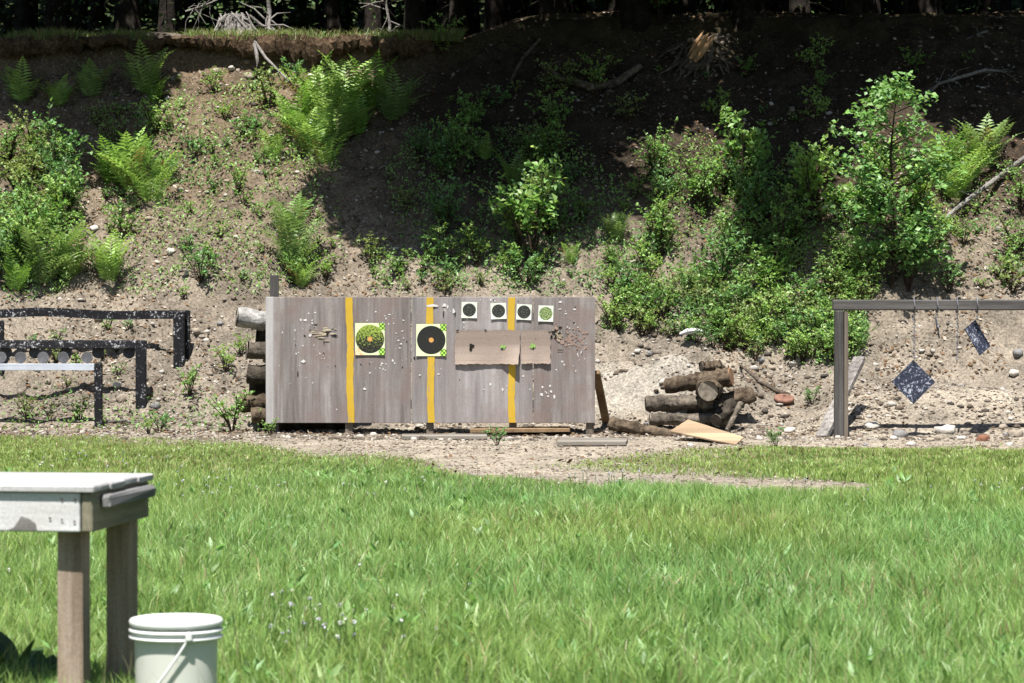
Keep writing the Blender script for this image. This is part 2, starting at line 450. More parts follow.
cam = bpy.data.cameras.new('camera'); co = bpy.data.objects.new('camera', cam); COL.objects.link(co)
cam.sensor_width = 36; cam.lens = F * 36 / 1024; cam.clip_end = 2000; cam.clip_start = .1
co.location = (0, 0, CH); co.rotation_euler = (PI / 2 - math.atan(52.5 / F), 0, 0)
cam.dof.use_dof = True; cam.dof.focus_distance = 30; cam.dof.aperture_fstop = 9
SC.camera = co
SC.view_settings.view_transform = 'Standard'; SC.view_settings.look = 'None'
SC.view_settings.exposure = 1.2; SC.view_settings.gamma = 1
SC.render.engine = 'CYCLES'
cy = SC.cycles; cy.max_bounces = 6; cy.diffuse_bounces = 3; cy.glossy_bounces = 2; cy.transmission_bounces = 4; cy.transparent_max_bounces = 4
cy.use_denoising = True; cy.caustics_reflective = False; cy.caustics_refractive = False

# ------------------------------------------------------------------ where grass grows on the flat
def grass_density(x, y):
    px = CX + F * x / y; py = HY + CH * F / y
    nz = fbm(x * 1.1, y * .45, 31, 3)
    yb = np.interp(px, [-400, 0, 240, 300, 400, 480, 560, 700, 865, 885, 960, 1400],
                   [437, 439, 444, 452, 467, 480, 489, 496, 503, 488, 456, 452])
    d = sstep(-9, 13, py - yb + 26 * nz)
    top = np.interp(px, [520, 560, 620, 700, 760, 1024, 1400], [468, 464, 458, 451, 449, 453, 455])
    bot = np.interp(px, [520, 560, 620, 720, 800, 880, 900, 1400], [468, 470, 473, 475, 478, 484, 500, 500])
    isl = sstep(-4, 5, py - top + 16 * nz) * sstep(-2, 5, bot - py + 12 * nz) * np.interp(px, [540, 720, 830], [.12, .55, 1])
    return np.clip(np.maximum(d, np.where(px > 530, isl, 0)), 0, 1)

# ------------------------------------------------------------------ ground sheet
xs = np.concatenate([[-300, -150, -80, -45, -28, -19, -14, -11, -9.3, -8.3], np.arange(-7.6, 7.61, .036), [8.3, 9.3, 11, 14, 19, 28, 45, 80, 150, 300]])
ys = np.concatenate([[-200, -80, -30, -10, 0, 4], np.arange(6, 28.6, .14), np.arange(28.7, 38.4, .032), np.arange(38.5, 50, .4), [51, 53, 56, 60, 66, 75, 90, 120, 200, 350]])
GX, GY = np.meshgrid(xs, ys); GZ = ground_z(GX, GY)
nx, ny = len(xs), len(ys)
V = np.stack([GX, GY, GZ], -1).reshape(-1, 3)
idx = np.arange(nx * ny).reshape(ny, nx)
Q = np.stack([idx[:-1, :-1], idx[:-1, 1:], idx[1:, 1:], idx[1:, :-1]], -1).reshape(-1, 4)
vx, vy, vz = V.T
def mixc(a, b, t): return np.asarray(a)[None] * (1 - t[:, None]) + np.asarray(b)[None] * t[:, None]
flt = (1 - sstep(30.2, 31.2, vy + .5 * fbm(vx * 1.2, vy * 1.2, 47, 2)))[:, None]
tan_ = np.array([[.178, .152, .120]]) * (1 - flt) + np.array([[.262, .226, .178]]) * flt
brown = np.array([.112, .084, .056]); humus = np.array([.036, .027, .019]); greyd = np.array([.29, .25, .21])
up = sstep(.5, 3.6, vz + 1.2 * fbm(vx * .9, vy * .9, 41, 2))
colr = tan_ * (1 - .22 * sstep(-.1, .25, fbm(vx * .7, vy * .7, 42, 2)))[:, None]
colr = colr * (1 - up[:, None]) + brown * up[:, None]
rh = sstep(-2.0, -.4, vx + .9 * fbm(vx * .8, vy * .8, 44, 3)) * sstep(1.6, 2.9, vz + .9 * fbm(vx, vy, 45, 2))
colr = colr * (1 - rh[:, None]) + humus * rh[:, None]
gs = sstep(.55, .95, np.exp(-((vx - 1.2) / 1.5) ** 2 - ((vy - 31.4) / .9) ** 2) + .4 * fbm(vx * 1.5, vy * 1.5, 46, 2))
colr = colr * (1 - gs[:, None]) + np.array([.24, .218, .182]) * gs[:, None]
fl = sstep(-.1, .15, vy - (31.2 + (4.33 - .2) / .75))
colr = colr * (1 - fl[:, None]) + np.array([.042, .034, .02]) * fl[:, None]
gd = np.where(vy < 30, grass_density(vx, np.maximum(vy, 2.0)), 0) * (vy < 30)
colr = colr * (1 - gd[:, None]) + np.array([.05, .065, .022]) * gd[:, None]
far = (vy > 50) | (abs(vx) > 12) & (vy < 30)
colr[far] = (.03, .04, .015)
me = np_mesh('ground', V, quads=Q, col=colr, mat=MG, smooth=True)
st_ = me.color_attributes.new('stony', 'FLOAT_COLOR', 'POINT')
s4 = np.ones((len(V), 4), np.float32); s4[:, :3] = (np.clip(1 - gd - .75 * rh - fl, 0, 1) * .85)[:, None]
st_.data.foreach_set('color', s4.ravel())
tag(link('ground', me), 'grassy flat running into a bare dirt and gravel bank', kind='structure')

# overhanging sod edge along the left crest of the bank
mb = MB(); pv = []
xs_l = np.arange(-7.6, -.9, .03)
for i, x in enumerate(xs_l):
    yl = 31.2 + (4.33 - .36) / .75 + .35 * float(fbm(x * 1.3, 0, 19, 2)); f_ = float(sstep(-.9, -1.6, x)) if False else min(1, (-.9 - x) / .5)
    o = (.03 + .16 * float(vnoise(x * 2.1, 1, 51)) + .10 * float(vnoise(x * 7, 1, 54))) * f_
    th = .06 + .20 * float(vnoise(x * 2.3, 7, 52)) ** 1.5 + .12 * float(vnoise(x * 11, 2, 53))
    zt = 4.345 + .06 * float(vnoise(x * 4, 3, 55)) + .04 * float(vnoise(x * 13, 3, 56)); j = lambda: random.uniform(-.018, .018)
    pv.append([(x, yl + .35, zt + .01), (x, yl + .05, zt + j()), (x + j(), yl - o * .7 + j(), zt + j() * .6), (x + j(), yl - o + j(), zt - th * .3 + j()), (x + j(), yl - o * .9 + j(), zt - th * .7 + j()), (x + j(), yl - o * .5 + j(), zt - th + j()), (x, yl + .22, zt - th * .7)])
vs = [p for r in pv for p in r]; fs = []
for i in range(len(pv) - 1):
    for k in range(6): fs.append((i * 7 + k, i * 7 + k + 1, i * 7 + 8 + k, i * 7 + 7 + k))
mb.add(vs, fs)
tag(mb.build('bank_edge', m_bark('sod_soil', (.045, .03, .02), (.20, .135, .085), 26), smooth=False), 'overhanging brown sod lip along the crest of the bank', kind='structure')

# ------------------------------------------------------------------ leaf soup helpers
def leaves(P, D, L, Wd, col, fold=.25):
    """one folded leaf of four vertices and two triangles per point; D = pointing direction"""
    n = len(P); D = D / np.linalg.norm(D, axis=1, keepdims=True)
    up = rng.normal(size=(n, 3)) * .55 + np.array([0, -.25, 1.0])
    S = np.cross(D, up); S /= np.linalg.norm(S, axis=1, keepdims=True) + 1e-9
    U = np.cross(S, D)
    base = P; tip = P + D * L[:, None]
    mid = P + D * (L * .45)[:, None]
    a = mid + S * (Wd / 2)[:, None] + U * (Wd * fold)[:, None]; b = mid - S * (Wd / 2)[:, None] + U * (Wd * fold)[:, None]
    V = np.stack([base, a, tip, b], 1).reshape(-1, 3)
    k = np.arange(n)[:, None] * 4
    T = np.concatenate([k + np.array([[0, 1, 2]]), k + np.array([[0, 2, 3]])], 0)
    return V, T, np.repeat(col, 4, 0)
def jitcol(base, n, s=.22):
    b = np.array(base)[None]; return np.clip(b * rng.uniform(1 - s, 1 + s, (n, 1)) * (1 + rng.normal(0, .07, (n, 3))), .004, 1)

# ------------------------------------------------------------------ grass
def blades(P, h, wd, lean, az, col, tipcol):
    n = len(P)
    fa = rng.uniform(0, 2 * PI, n)
    fa = np.where(rng.random(n) < .6, rng.normal(0, .6, n), fa)
    wx, wy = np.cos(fa) * wd / 2, np.sin(fa) * wd / 2
    lx, ly = np.cos(az) * lean, np.sin(az) * lean
    V = np.zeros((n, 5, 3))
    V[:, 0] = P + np.stack([-wx, -wy, np.zeros(n)], -1); V[:, 1] = P + np.stack([wx, wy, np.zeros(n)], -1)
    m = P + np.stack([lx * .35 * h, ly * .35 * h, h * .6], -1)
    V[:, 2] = m + np.stack([-wx * .8, -wy * .8, np.zeros(n)], -1); V[:, 3] = m + np.stack([wx * .8, wy * .8, np.zeros(n)], -1)
    V[:, 4] = P + np.stack([lx * h, ly * h, h * (1 - .25 * lean ** 2)], -1)
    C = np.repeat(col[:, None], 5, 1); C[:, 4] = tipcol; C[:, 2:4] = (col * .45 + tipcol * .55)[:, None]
    b = np.arange(n)[:, None] * 5
    return V.reshape(-1, 3), b + np.array([[0, 1, 3, 2]]), b + np.array([[2, 3, 4]]), C.reshape(-1, 3)

def grass_field():
    N = 470000
    y = 5.5 + (29.6 - 5.5) * rng.random(N) ** .82
    x = (rng.random(N) * 2 - 1) * (y * .1657 + 1.1)
    # tufts: draw blades toward clump centres
    cs = .11; gx, gy = np.round(x / cs), np.round(y / cs)
    jx = (vnoise(gx * 1.37, gy * 2.11, 61) - .5) * cs * .9; jy = (vnoise(gx * 1.91, gy * 1.23, 62) - .5) * cs * .9
    pull = .34 * np.clip(grass_density(x, y) * 1.5 - .5, 0, 1)
    x = x * (1 - pull) + (gx * cs + jx) * pull; y = y * (1 - pull) + (gy * cs + jy) * pull
    d = grass_density(x, y)
    keep = rng.random(N) < d; x, y, d, gx, gy = x[keep], y[keep], d[keep], gx[keep], gy[keep]; n = len(x)
    py = HY + CH * F / y; px = CX + F * x / y
    tall = .040 + .060 * sstep(455, 530, py) + .055 * vnoise(x * .9, y * .5, 63) * sstep(460, 520, py) + .04 * sstep(.55, .9, vnoise(x * 2.6, y * 1.6, 64)) * sstep(450, 500, py)
    h = tall * rng.uniform(.55, 1.3, n) * (.45 + .55 * d)
    az = 2 * PI * vnoise(gx * .71, gy * .93, 65) * 1.3 + rng.normal(0, 1.0, n)
    lean = np.clip(rng.normal(.36, .24, n), .02, 1.1)
    wd = rng.uniform(.0035, .0095, n) * np.where(rng.random(n) < .07, 2.4, 1) * (.8 + .45 * sstep(18, 28, y))
    cool = np.array([.172, .335, .108]); warm = np.array([.250, .355, .098]); straw = np.array([.30, .27, .13])
    pm = vnoise(x * .8 + 3, y * .35, 66); tw = np.clip(.15 + .8 * pm + rng.normal(0, .18, n) + .55 * (1 - sstep(455, 505, py)), 0, 1)
    col = cool * (1 - tw[:, None]) + warm * tw[:, None]
    dry = (rng.random(n) < .035 + .16 * (1 - sstep(445, 490, py)) + .10 * sstep(.62, .8, vnoise(x * .7, y * .5, 67)))
    col[dry] = straw
    col *= rng.uniform(.78, 1.2, n)[:, None]
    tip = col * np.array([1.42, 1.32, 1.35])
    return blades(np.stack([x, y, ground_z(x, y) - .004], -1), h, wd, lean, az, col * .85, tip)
V_, q_, t_, c_ = grass_field()
def broadleaf():
    n0 = 900; y = 8 + 15 * rng.random(n0) ** 1.7; x = (rng.random(n0) * 2 - 1) * (y * .1657 + .8); k = (vnoise(x * .9, y * .6, 68) > .42) & (grass_density(x, y) > .9); x, y = x[k], y[k]
    P = np.repeat(np.stack([x, y, np.full(len(x), .03)], -1), 9, 0); n = len(P); P[:, :2] += rng.normal(0, .02, (n, 2)); P[:, 2] = rng.uniform(.02, .09, n)
    a = rng.uniform(0, 6.28, n); D = np.stack([np.cos(a), np.sin(a), rng.uniform(.35, 1.6, n)], -1); L = rng.uniform(.035, .085, n)
    return leaves(P, D, L, L * rng.uniform(.22, .4, n), jitcol((.19, .335, .11), n), .15)
def seedstalks():
    n = 2600; y = 8 + 18 * rng.random(n); x = (rng.random(n) * 2 - 1) * (y * .1657 + .8); k = (grass_density(x, y) > .8) & (vnoise(x * .6, y * .4, 69) > .4); x, y = x[k], y[k]; n = len(x)
    return blades(np.stack([x, y, np.zeros(n)], -1), rng.uniform(.16, .30, n), np.full(n, .003), rng.uniform(.05, .5, n), rng.uniform(0, 6.28, n), np.tile(np.array([[.20, .26, .10]]), (n, 1)), np.tile(np.array([[.33, .27, .17]]), (n, 1)))
_parts = [(V_, q_, t_, c_)]
Vb_, Tb_, Cb_ = broadleaf(); t_ = np.concatenate([t_, Tb_ + len(V_)]); V_ = np.concatenate([V_, Vb_]); c_ = np.concatenate([c_, Cb_])
Vb_, Qb_, Tb_, Cb_ = seedstalks(); q_ = np.concatenate([q_, Qb_ + len(V_)]); t_ = np.concatenate([t_, Tb_ + len(V_)]); V_ = np.concatenate([V_, Vb_]); c_ = np.concatenate([c_, Cb_])
tag(link('grass', np_mesh('grass', V_, quads=q_, tris=t_, col=c_, mat=MGR)), 'long green meadow grass covering the flat before the bank', 'grass', kind='stuff')

n = 26000
x = rng.uniform(-7, -.6, n); yl_ = 31.2 + (4.33 - .36) / .75 + .35 * fbm(x * 1.3, x * 0, 19, 2)
y = yl_ + rng.uniform(-.10, .9, n) ; z = np.where(y < yl_ + .3, 4.33, np.maximum(4.3, ground_z(x, y)))
k = rng.random(n) < np.clip((vnoise(x * 2.2, y * 1.2, 71) - .28) * 2.6, 0, 1)
x, y, z = x[k], y[k], z[k]; n = len(x)
cc = np.array([.17, .235, .07]) * rng.uniform(.6, 1.3, n)[:, None]; cc[rng.random(n) < .3] = (.24, .20, .10)
V_, q_, t_, c_ = blades(np.stack([x, y, z + .02], -1), rng.uniform(.05, .19, n), rng.uniform(.005, .011, n), rng.uniform(.2, 1.0, n), rng.uniform(0, 6.3, n), cc, cc * 1.2)
tag(link('crest_grass', np_mesh('crest_grass', V_, quads=q_, tris=t_, col=c_, mat=MGR)), 'thin sunlit grass along the crest of the bank', 'grass', kind='stuff')

# white and lilac clover heads
pts = []
for (px0, py0, sx, sy, k) in ((320, 642, 38, 9, 40), (296, 630, 16, 6, 14), (610, 484, 50, 4, 30), (650, 488, 25, 3, 14), (150, 462, 70, 8, 34), (70, 458, 30, 5, 22), (240, 492, 30, 6, 26), (390, 497, 40, 4, 18),
                              (860, 497, 60, 8, 16), (990, 500, 30, 5, 12), (400, 620, 60, 25, 8), (30, 590, 15, 12, 8), (760, 500, 60, 8, 10), (210, 500, 25, 5, 14)):
    for _ in range(int(k * .7)): pts.append(flat(random.gauss(px0, sx), max(452, random.gauss(py0 + 8, sy))))
VV = []; QQ = []; CC = []
for p in pts:
    hgt = random.uniform(.09, .17) * (1 if p.y < 22 else .6); r = random.uniform(.004, .0085); c0 = random.choice([(.60, .60, .63), (.48, .45, .60), (.66, .66, .65)])
    ctr = np.array([p.x + random.uniform(-.02, .02), p.y, hgt])
    for q in range(5):
        d1 = rng.normal(size=3); d1 /= np.linalg.norm(d1); d2 = np.cross(d1, rng.normal(size=3)); d2 /= np.linalg.norm(d2)
        o = len(VV); e = ctr + rng.normal(0, .004, 3)
        VV += [e - d1 * r, e - d2 * r * .6, e + d1 * r, e + d2 * r * .6]; QQ.append((o, o + 1, o + 2, o + 3)); CC += [c0] * 4
    o = len(VV); VV += [np.array([p.x - .002, p.y, 0]), np.array([p.x + .002, p.y, 0]), ctr + (.002, 0, 0), ctr - (.002, 0, 0)]; QQ.append((o, o + 1, o + 2, o + 3)); CC += [(.07, .13, .03)] * 4
tag(link('clover_flowers', np_mesh('clover_flowers', np.array(VV), quads=np.array(QQ), col=np.array(CC), mat=ML)), 'tiny white and lilac clover heads dotted through the grass', 'wildflowers', kind='stuff')

# ------------------------------------------------------------------ gravel, litter, small weeds (uncountable)
ICO_V = []; ICO_F = []
def _ico():
    t = (1 + 5 ** .5) / 2
    v = np.array([(-1, t, 0), (1, t, 0), (-1, -t, 0), (1, -t, 0), (0, -1, t), (0, 1, t), (0, -1, -t), (0, 1, -t), (t, 0, -1), (t, 0, 1), (-t, 0, -1), (-t, 0, 1)], float)
    v /= np.linalg.norm(v[0])
    f = np.array([(0, 11, 5), (0, 5, 1), (0, 1, 7), (0, 7, 10), (0, 10, 11), (1, 5, 9), (5, 11, 4), (11, 10, 2), (10, 7, 6), (7, 1, 8), (3, 9, 4), (3, 4, 2), (3, 2, 6), (3, 6, 8), (3, 8, 9), (4, 9, 5), (2, 4, 11), (6, 2, 10), (8, 6, 7), (9, 8, 1)])
    return v, f
IV, IF = _ico()
def pebbles(P, S, C):
    n = len(P)
    v = IV[None] * (1 + rng.uniform(-.28, .28, (n, 12, 1)))
    a = rng.uniform(0, 2 * PI, n); c, s = np.cos(a), np.sin(a)
    v = v * np.stack([rng.uniform(.8, 1.5, n), rng.uniform(.6, 1.0, n), rng.uniform(.4, .8, n)], -1)[:, None] * S[:, None, None]
    x, y = v[..., 0].copy(), v[..., 1].copy()
    v[..., 0] = x * c[:, None] - y * s[:, None]; v[..., 1] = x * s[:, None] + y * c[:, None]
    v += P[:, None]
    f = (np.arange(n)[:, None, None] * 12 + IF[None]).reshape(-1, 3)
    return v.reshape(-1, 3), f, np.repeat(C, 12, 0)
N = 62000
x = rng.uniform(-7.2, 7.2, N); y = 29.0 + 8.0 * rng.random(N) ** 1.25
z = ground_z(x, y)
px = CX + F * x / y
keep = rng.random(N) < np.where(z < 1.0, 1.0, np.where(x < -1.4, .75, np.where((x > 3.6) & (z < 2.6), .9, .22)))
keep &= ~((y < 30) & (rng.random(N) < .6 + .4 * grass_density(x, y))) & (vnoise(x * 2.3, y * 2.3, 75) > .22)
x, y, z = x[keep], y[keep], z[keep]; n = len(x)
S = np.clip(rng.lognormal(-4.8, .66, n), .004, .045)
tone = rng.random(n)[:, None]
C = np.where(tone < .38, np.array([[.11, .088, .066]]), np.where(tone < .6, np.array([[.185, .157, .126]]), np.where(tone < .74, np.array([[.07, .06, .05]]), np.array([[.33, .305, .27]])))) * rng.uniform(.75, 1.2, (n, 1))
V_, t_, c_ = pebbles(np.stack([x, y, z + S * .12], -1), S, C)
x2 = rng.uniform(-4.6, 5.4, 60000); y2 = rng.uniform(20.5, 30.6, 60000); k2 = (grass_density(x2, y2) < .45) & (rng.random(60000) < .25 + .75 * vnoise(x2 * 1.5, y2 * .8, 77)); x2, y2 = x2[k2], y2[k2]
S2 = np.clip(rng.lognormal(-5.2, .55, len(x2)), .003, .03)
C2 = np.where(rng.random((len(x2), 1)) < .5, np.array([[.13, .105, .08]]), np.array([[.27, .24, .195]])) * rng.uniform(.6, 1.25, (len(x2), 1))
Vb, tb_, cb_ = pebbles(np.stack([x2, y2, ground_z(x2, y2) + S2 * .1], -1), S2, C2)
t_ = np.concatenate([t_, tb_ + len(V_)]); V_ = np.concatenate([V_, Vb]); c_ = np.concatenate([c_, cb_])
tag(link('gravel', np_mesh('gravel', V_, tris=t_, col=c_, mat=MST)), 'loose gravel and dirt clods strewn over the bank', 'gravel', kind='stuff')

# leaf litter and twigs
N = 42000
x = rng.uniform(-7.2, 7.2, N); y = np.where(rng.random(N) < .12, rng.uniform(21, 29.6, N), 29.6 + 8.2 * rng.random(N)); z = ground_z(x, y)
keep = (vnoise(x * 1.7, y * 1.7, 76) > .38) & ((y > 29.6) | (grass_density(x, y) < .7)); x, y, z = x[keep], y[keep], z[keep]; n = len(x)
a = rng.uniform(0, PI, n); L = rng.uniform(.02, .06, n); tw = rng.random(n) < .3
L = np.where(tw, L * 2.2, L); Wd = np.where(tw, .006, L * .55)
dx, dy = np.cos(a), np.sin(a); sl_ = .55 * (y > 31.4)
tilt = rng.normal(0, .35, n)
d1 = np.stack([dx, dy, dy * sl_ + tilt * .5], -1) * L[:, None] / 2; d2 = np.stack([-dy, dx, dx * sl_ - tilt], -1) * Wd[:, None] / 2
p = np.stack([x, y, z + .012 + abs(tilt) * .01], -1)
V_ = np.stack([p - d1, p + d2 + d1 * .1, p + d1, p - d2], 1).reshape(-1, 3)
q_ = np.arange(n * 4).reshape(-1, 4)
tone = rng.random(n)[:, None]
C = np.where(tone < .5, np.array([[.13, .08, .045]]), np.where(tone < .8, np.array([[.07, .048, .03]]), np.array([[.27, .235, .19]]))) * rng.uniform(.7, 1.25, (n, 1))
tag(link('leaf_litter', np_mesh('leaf_litter', V_, quads=q_, col=np.repeat(C, 4, 0), mat=MLIT)), 'dead leaves and twigs scattered on the dirt bank', 'leaf litter', kind='stuff')

def shrub_mesh(h, spread, nstem, nleaf, leaf, col, upright=.6, gap=0):
    """stems that branch, with leaves along the outer twigs"""
    tb = MB(); P = []; D = []
    for s in range(nstem):
        a = 2 * PI * s / nstem + random.uniform(-.5, .5); out = spread * random.uniform(.25, 1)
        p0 = Vector((random.uniform(-.05, .05) * spread, random.uniform(-.05, .05) * spread, -.04))
        p2 = Vector((math.cos(a) * out, math.sin(a) * out, h * random.uniform(.55, 1.0)))
        p1 = p0.lerp(p2, .5) + Vector((0, 0, h * .15)) - Vector((math.cos(a), math.sin(a), 0)) * out * .15
        pts_ = [p0.lerp(p1, t).lerp(p1.lerp(p2, t), t) for t in (0, .33, .66, 1)]
        r0 = .006 + .008 * h
        tb.tube(pts_, [r0, r0 * .8, r0 * .55, r0 * .25], 5)
        per = max(3, nleaf // nstem)
        ntw = max(3, int(per / 9))
        for _ in range(ntw):
            t = random.uniform(.3, 1); q0 = p0.lerp(p1, t).lerp(p1.lerp(p2, t), t)
            ln = (spread + h) * random.uniform(.08, .26)
            dv = Vector((random.gauss(0, 1), random.gauss(0, 1), random.gauss(upright, .6))).normalized()
            q1 = q0 + dv * ln
            tb.tube([q0, q1], [r0 * .35, r0 * .15], 3, cap=False)
            for j in range(per // ntw):
                u = random.uniform(.2, 1.08); P.append(q0.lerp(q1, u)); dd = dv * .5 + Vector((random.gauss(0, .8), random.gauss(0, .8), random.gauss(.05, .5))); D.append(dd)
    P = np.array([tuple(p) for p in P]); D = np.array([tuple(d) for d in D]); n = len(P)
    L = leaf * rng.uniform(.6, 1.25, n)
    V, T, C = leaves(P, D, L, L * rng.uniform(.5, .75, n), jitcol(col, n))
    return np_mesh('foliage', V, tris=T, col=C, mat=ML), tb

def fern_mesh(nf, Lf, col):
    V = []; T = []; C = []
    for i in range(nf):
        a = 2 * PI * i / nf + random.uniform(-.4, .4); l = Lf * random.uniform(.5, 1.15); elev = random.uniform(1.08, 1.55)
        p = np.array([math.cos(a) * .03, math.sin(a) * .03, -.02]); hd = np.array([math.cos(a), math.sin(a), 0]); m = 17
        side = np.array([-math.sin(a), math.cos(a), 0]); c0 = np.array(col) * random.uniform(.7, 1.25) if random.random() > .09 else np.array((.24, .17, .08)) * random.uniform(.7, 1.1)
        for k in range(m):
            u = k / (m - 1); e = elev - .95 * u ** 1.8
            d = hd * math.cos(e) + np.array([0, 0, math.sin(e)]); q = p + d * l / m
            nrm = np.cross(side, d)
            wl = l * .27 * (math.sin(PI * min(1, u * .85 + .16)) ** .8) * (1 - u * .45) if u > .12 else 0
            o = len(V); V += [p - side * .003, p + side * .003, q]; T.append((o, o + 1, o + 2)); C += [c0 * .8] * 3
            if wl:
                for sg in (-1, 1):
                    o = len(V); tip = p + side * sg * wl + d * wl * .35 - nrm * wl * random.uniform(-.1, .25)
                    V += [p, tip, p + d * l / m * 1.0 + side * sg * wl * .3]; T.append((o, o + 1, o + 2)); C += [c0 * random.uniform(.85, 1.15)] * 3
            p = q
    return np_mesh('fronds', np.array(V), tris=np.array(T), col=np.array(C), mat=ML)

GREEN = (.190, .325, .088); GREENC = (.150, .285, .100); LIME = (.270, .415, .112); OLIVE = (.245, .315, .108)
def proto(name, fol, tb):
    r = bpy.data.objects.new(name, None)
    return (name, fol, tb)
PROTO = {'fern': [], 'shrub': [], 'weed': [], 'leafy': [], 'herb': []}
for k in range(6): PROTO['fern'].append((fern_mesh(13 + 2 * k, [.62, .55, .66, .5, .6, .58][k], [LIME, (.15, .27, .07), (.21, .31, .09), (.17, .30, .06), (.19, .28, .10), LIME][k]), None))
for k in range(5):
    f_, tb = shrub_mesh(.75, .38, 7 + k % 3, 860, [.046, .058, .040, .05, .044][k], [GREEN, GREENC, GREEN, OLIVE, GREEN][k]); PROTO['shrub'].append((f_, tb))
for k in range(4):
    f_, tb = shrub_mesh(.38, .26, 6, 330, .040, [GREEN, LIME, GREENC, OLIVE][k]); PROTO['weed'].append((f_, tb))
for k in range(4):
    f_, tb = shrub_mesh(.95, .40, 6, 620, [.066, .082, .058, .074][k], [GREENC, GREEN, GREEN, LIME][k], .9); PROTO['leafy'].append((f_, tb))
for k in range(4):
    f_, tb = shrub_mesh(.17, .12, 5, 95, .028, [OLIVE, GREEN, LIME, GREENC][k]); PROTO['herb'].append((f_, tb))
STEMME = {}
KNAME = {'fern': ('fern', 'fern'), 'shrub': ('bush', 'bush'), 'weed': ('weed_plant', 'weed'), 'leafy': ('leafy_shrub', 'shrub'), 'herb': ('seedling', 'weed')}
def plant(kind, p, s, label, group=None, var=None):
    nm, cat = KNAME[kind]
    k = random.randrange(len(PROTO[kind])) if var is None else var
    fol, tb = PROTO[kind][k]
    rz = random.uniform(0, 6.28); sc = (s * random.uniform(.9, 1.1), s * random.uniform(.9, 1.1), s * random.uniform(.88, 1.12))
    if kind == 'fern':
        o = link(nm, fol, None, p); o.rotation_euler = (random.uniform(-.12, .12), random.uniform(-.12, .12), rz); o.scale = sc
        return tag(o, label, cat, group)
    o = empty(nm, p, label, cat, group, rz); o.scale = sc
    link('foliage', fol, o)
    if (kind, k) not in STEMME:
        c = tb.build('stems', MSTEM, o); STEMME[(kind, k)] = c.data
    else: link('stems', STEMME[(kind, k)], o)
    return o

def fill(poly, n, kinds, smin, smax, label, group, mind=9):
    """scatter plants over a stretch of bank outlined in the photograph"""
    xs_ = [a for a, b in poly]; ys_ = [b for a, b in poly]; got = []
    tries = 0
    while len(got) < n and tries < n * 40:
        tries += 1
        a, b = random.uniform(min(xs_), max(xs_)), random.uniform(min(ys_), max(ys_))
        if not inpoly(np.array([a]), np.array([b]), poly)[0]: continue
        if any((a - c) ** 2 + (b - d) ** 2 < mind ** 2 for c, d in got): continue
        got.append((a, b))
    for a, b in got:
        k = random.choice(kinds); plant(k, at(a, b), random.uniform(smin, smax), label[k] if isinstance(label, dict) else label, group if not isinstance(group, dict) else group[k])

# ferns placed one by one
for (a, b, s, lab) in (
    (298, 138, 1.15, 'bright green fern at the left end of the big fern patch under the crest'),
    (318, 122, 1.25, 'tall lime fern at the top left of the big fern patch'),
    (345, 114, 1.25, 'lime fern in the top middle of the big fern patch'),
    (372, 112, 1.2, 'lime fern at the top right of the big fern patch'),
    (392, 124, 1.0, 'half shaded fern at the right end of the big fern patch'),
    (312, 152, 1.1, 'lime fern in the lower left of the big fern patch'),
    (335, 145, 1.1, 'lime fern in the middle of the big fern patch'),
    (358, 136, 1.0, 'fern at the shaded lower right of the big fern patch'),
    (326, 166, .8, 'smallest fern hanging below the big fern patch'),
    (114, 186, 1.2, 'left one of the tall ferns standing on the open left bank'),
    (132, 192, 1.2, 'middle one of the tall ferns standing on the open left bank'),
    (152, 204, 1.1, 'right and lowest of the tall ferns on the open left bank'),
    (140, 172, 1.0, 'fern behind the tall ferns on the open left bank'),
    (146, 96, 1.0, 'lone upright fern just below the crest beside the left shade'),
    (155, 104, .6, 'small fern at the foot of the lone upright fern'),
    (165, 183, .7, 'small fern right of the tall left bank ferns'),
    (14, 292, 1.0, 'fern at the left edge above the hanging target rail'),
    (40, 288, 1.0, 'fern below the left thicket, second from the left edge'),
    (68, 282, 1.0, 'fern below the left thicket, third from the left edge'),
    (110, 284, 1.0, 'lone lime fern right of the left thicket foot'),
    (22, 262, .9, 'fern against the lower face of the left thicket'),
    (55, 262, .8, 'fern at the right foot of the left thicket'),
    (291, 236, .9, 'lime fern halfway up the bare bank above the tall stake'),
    (292, 276, 1.05, 'lime fern just above the grey backstop stake'),
    (300, 288, .6, 'little fern behind the top left corner of the backstop'),
    (955, 202, 1.15, 'lime fern right of the tall maple sapling'),
    (985, 172, 1.0, 'shaded fern high on the right beneath the dead branch'),
    (968, 182, 1.1, 'fern above the long pale stick on the right'),
    (940, 178, 1.0, 'fern touching the right side of the maple sapling'),
    (92, 100, .8, 'dim fern in the shade below the left crest'),
    (22, 104, .9, 'dim fern in the shade at the upper left edge'),
    (60, 108, .7, 'dim low fern in the middle of the upper left shade'),
    (272, 162, .6, 'small pale fern left of the big fern patch'),
):
    plant('fern', at(a, b), s * 1.15, lab, 'ferns on the bank')
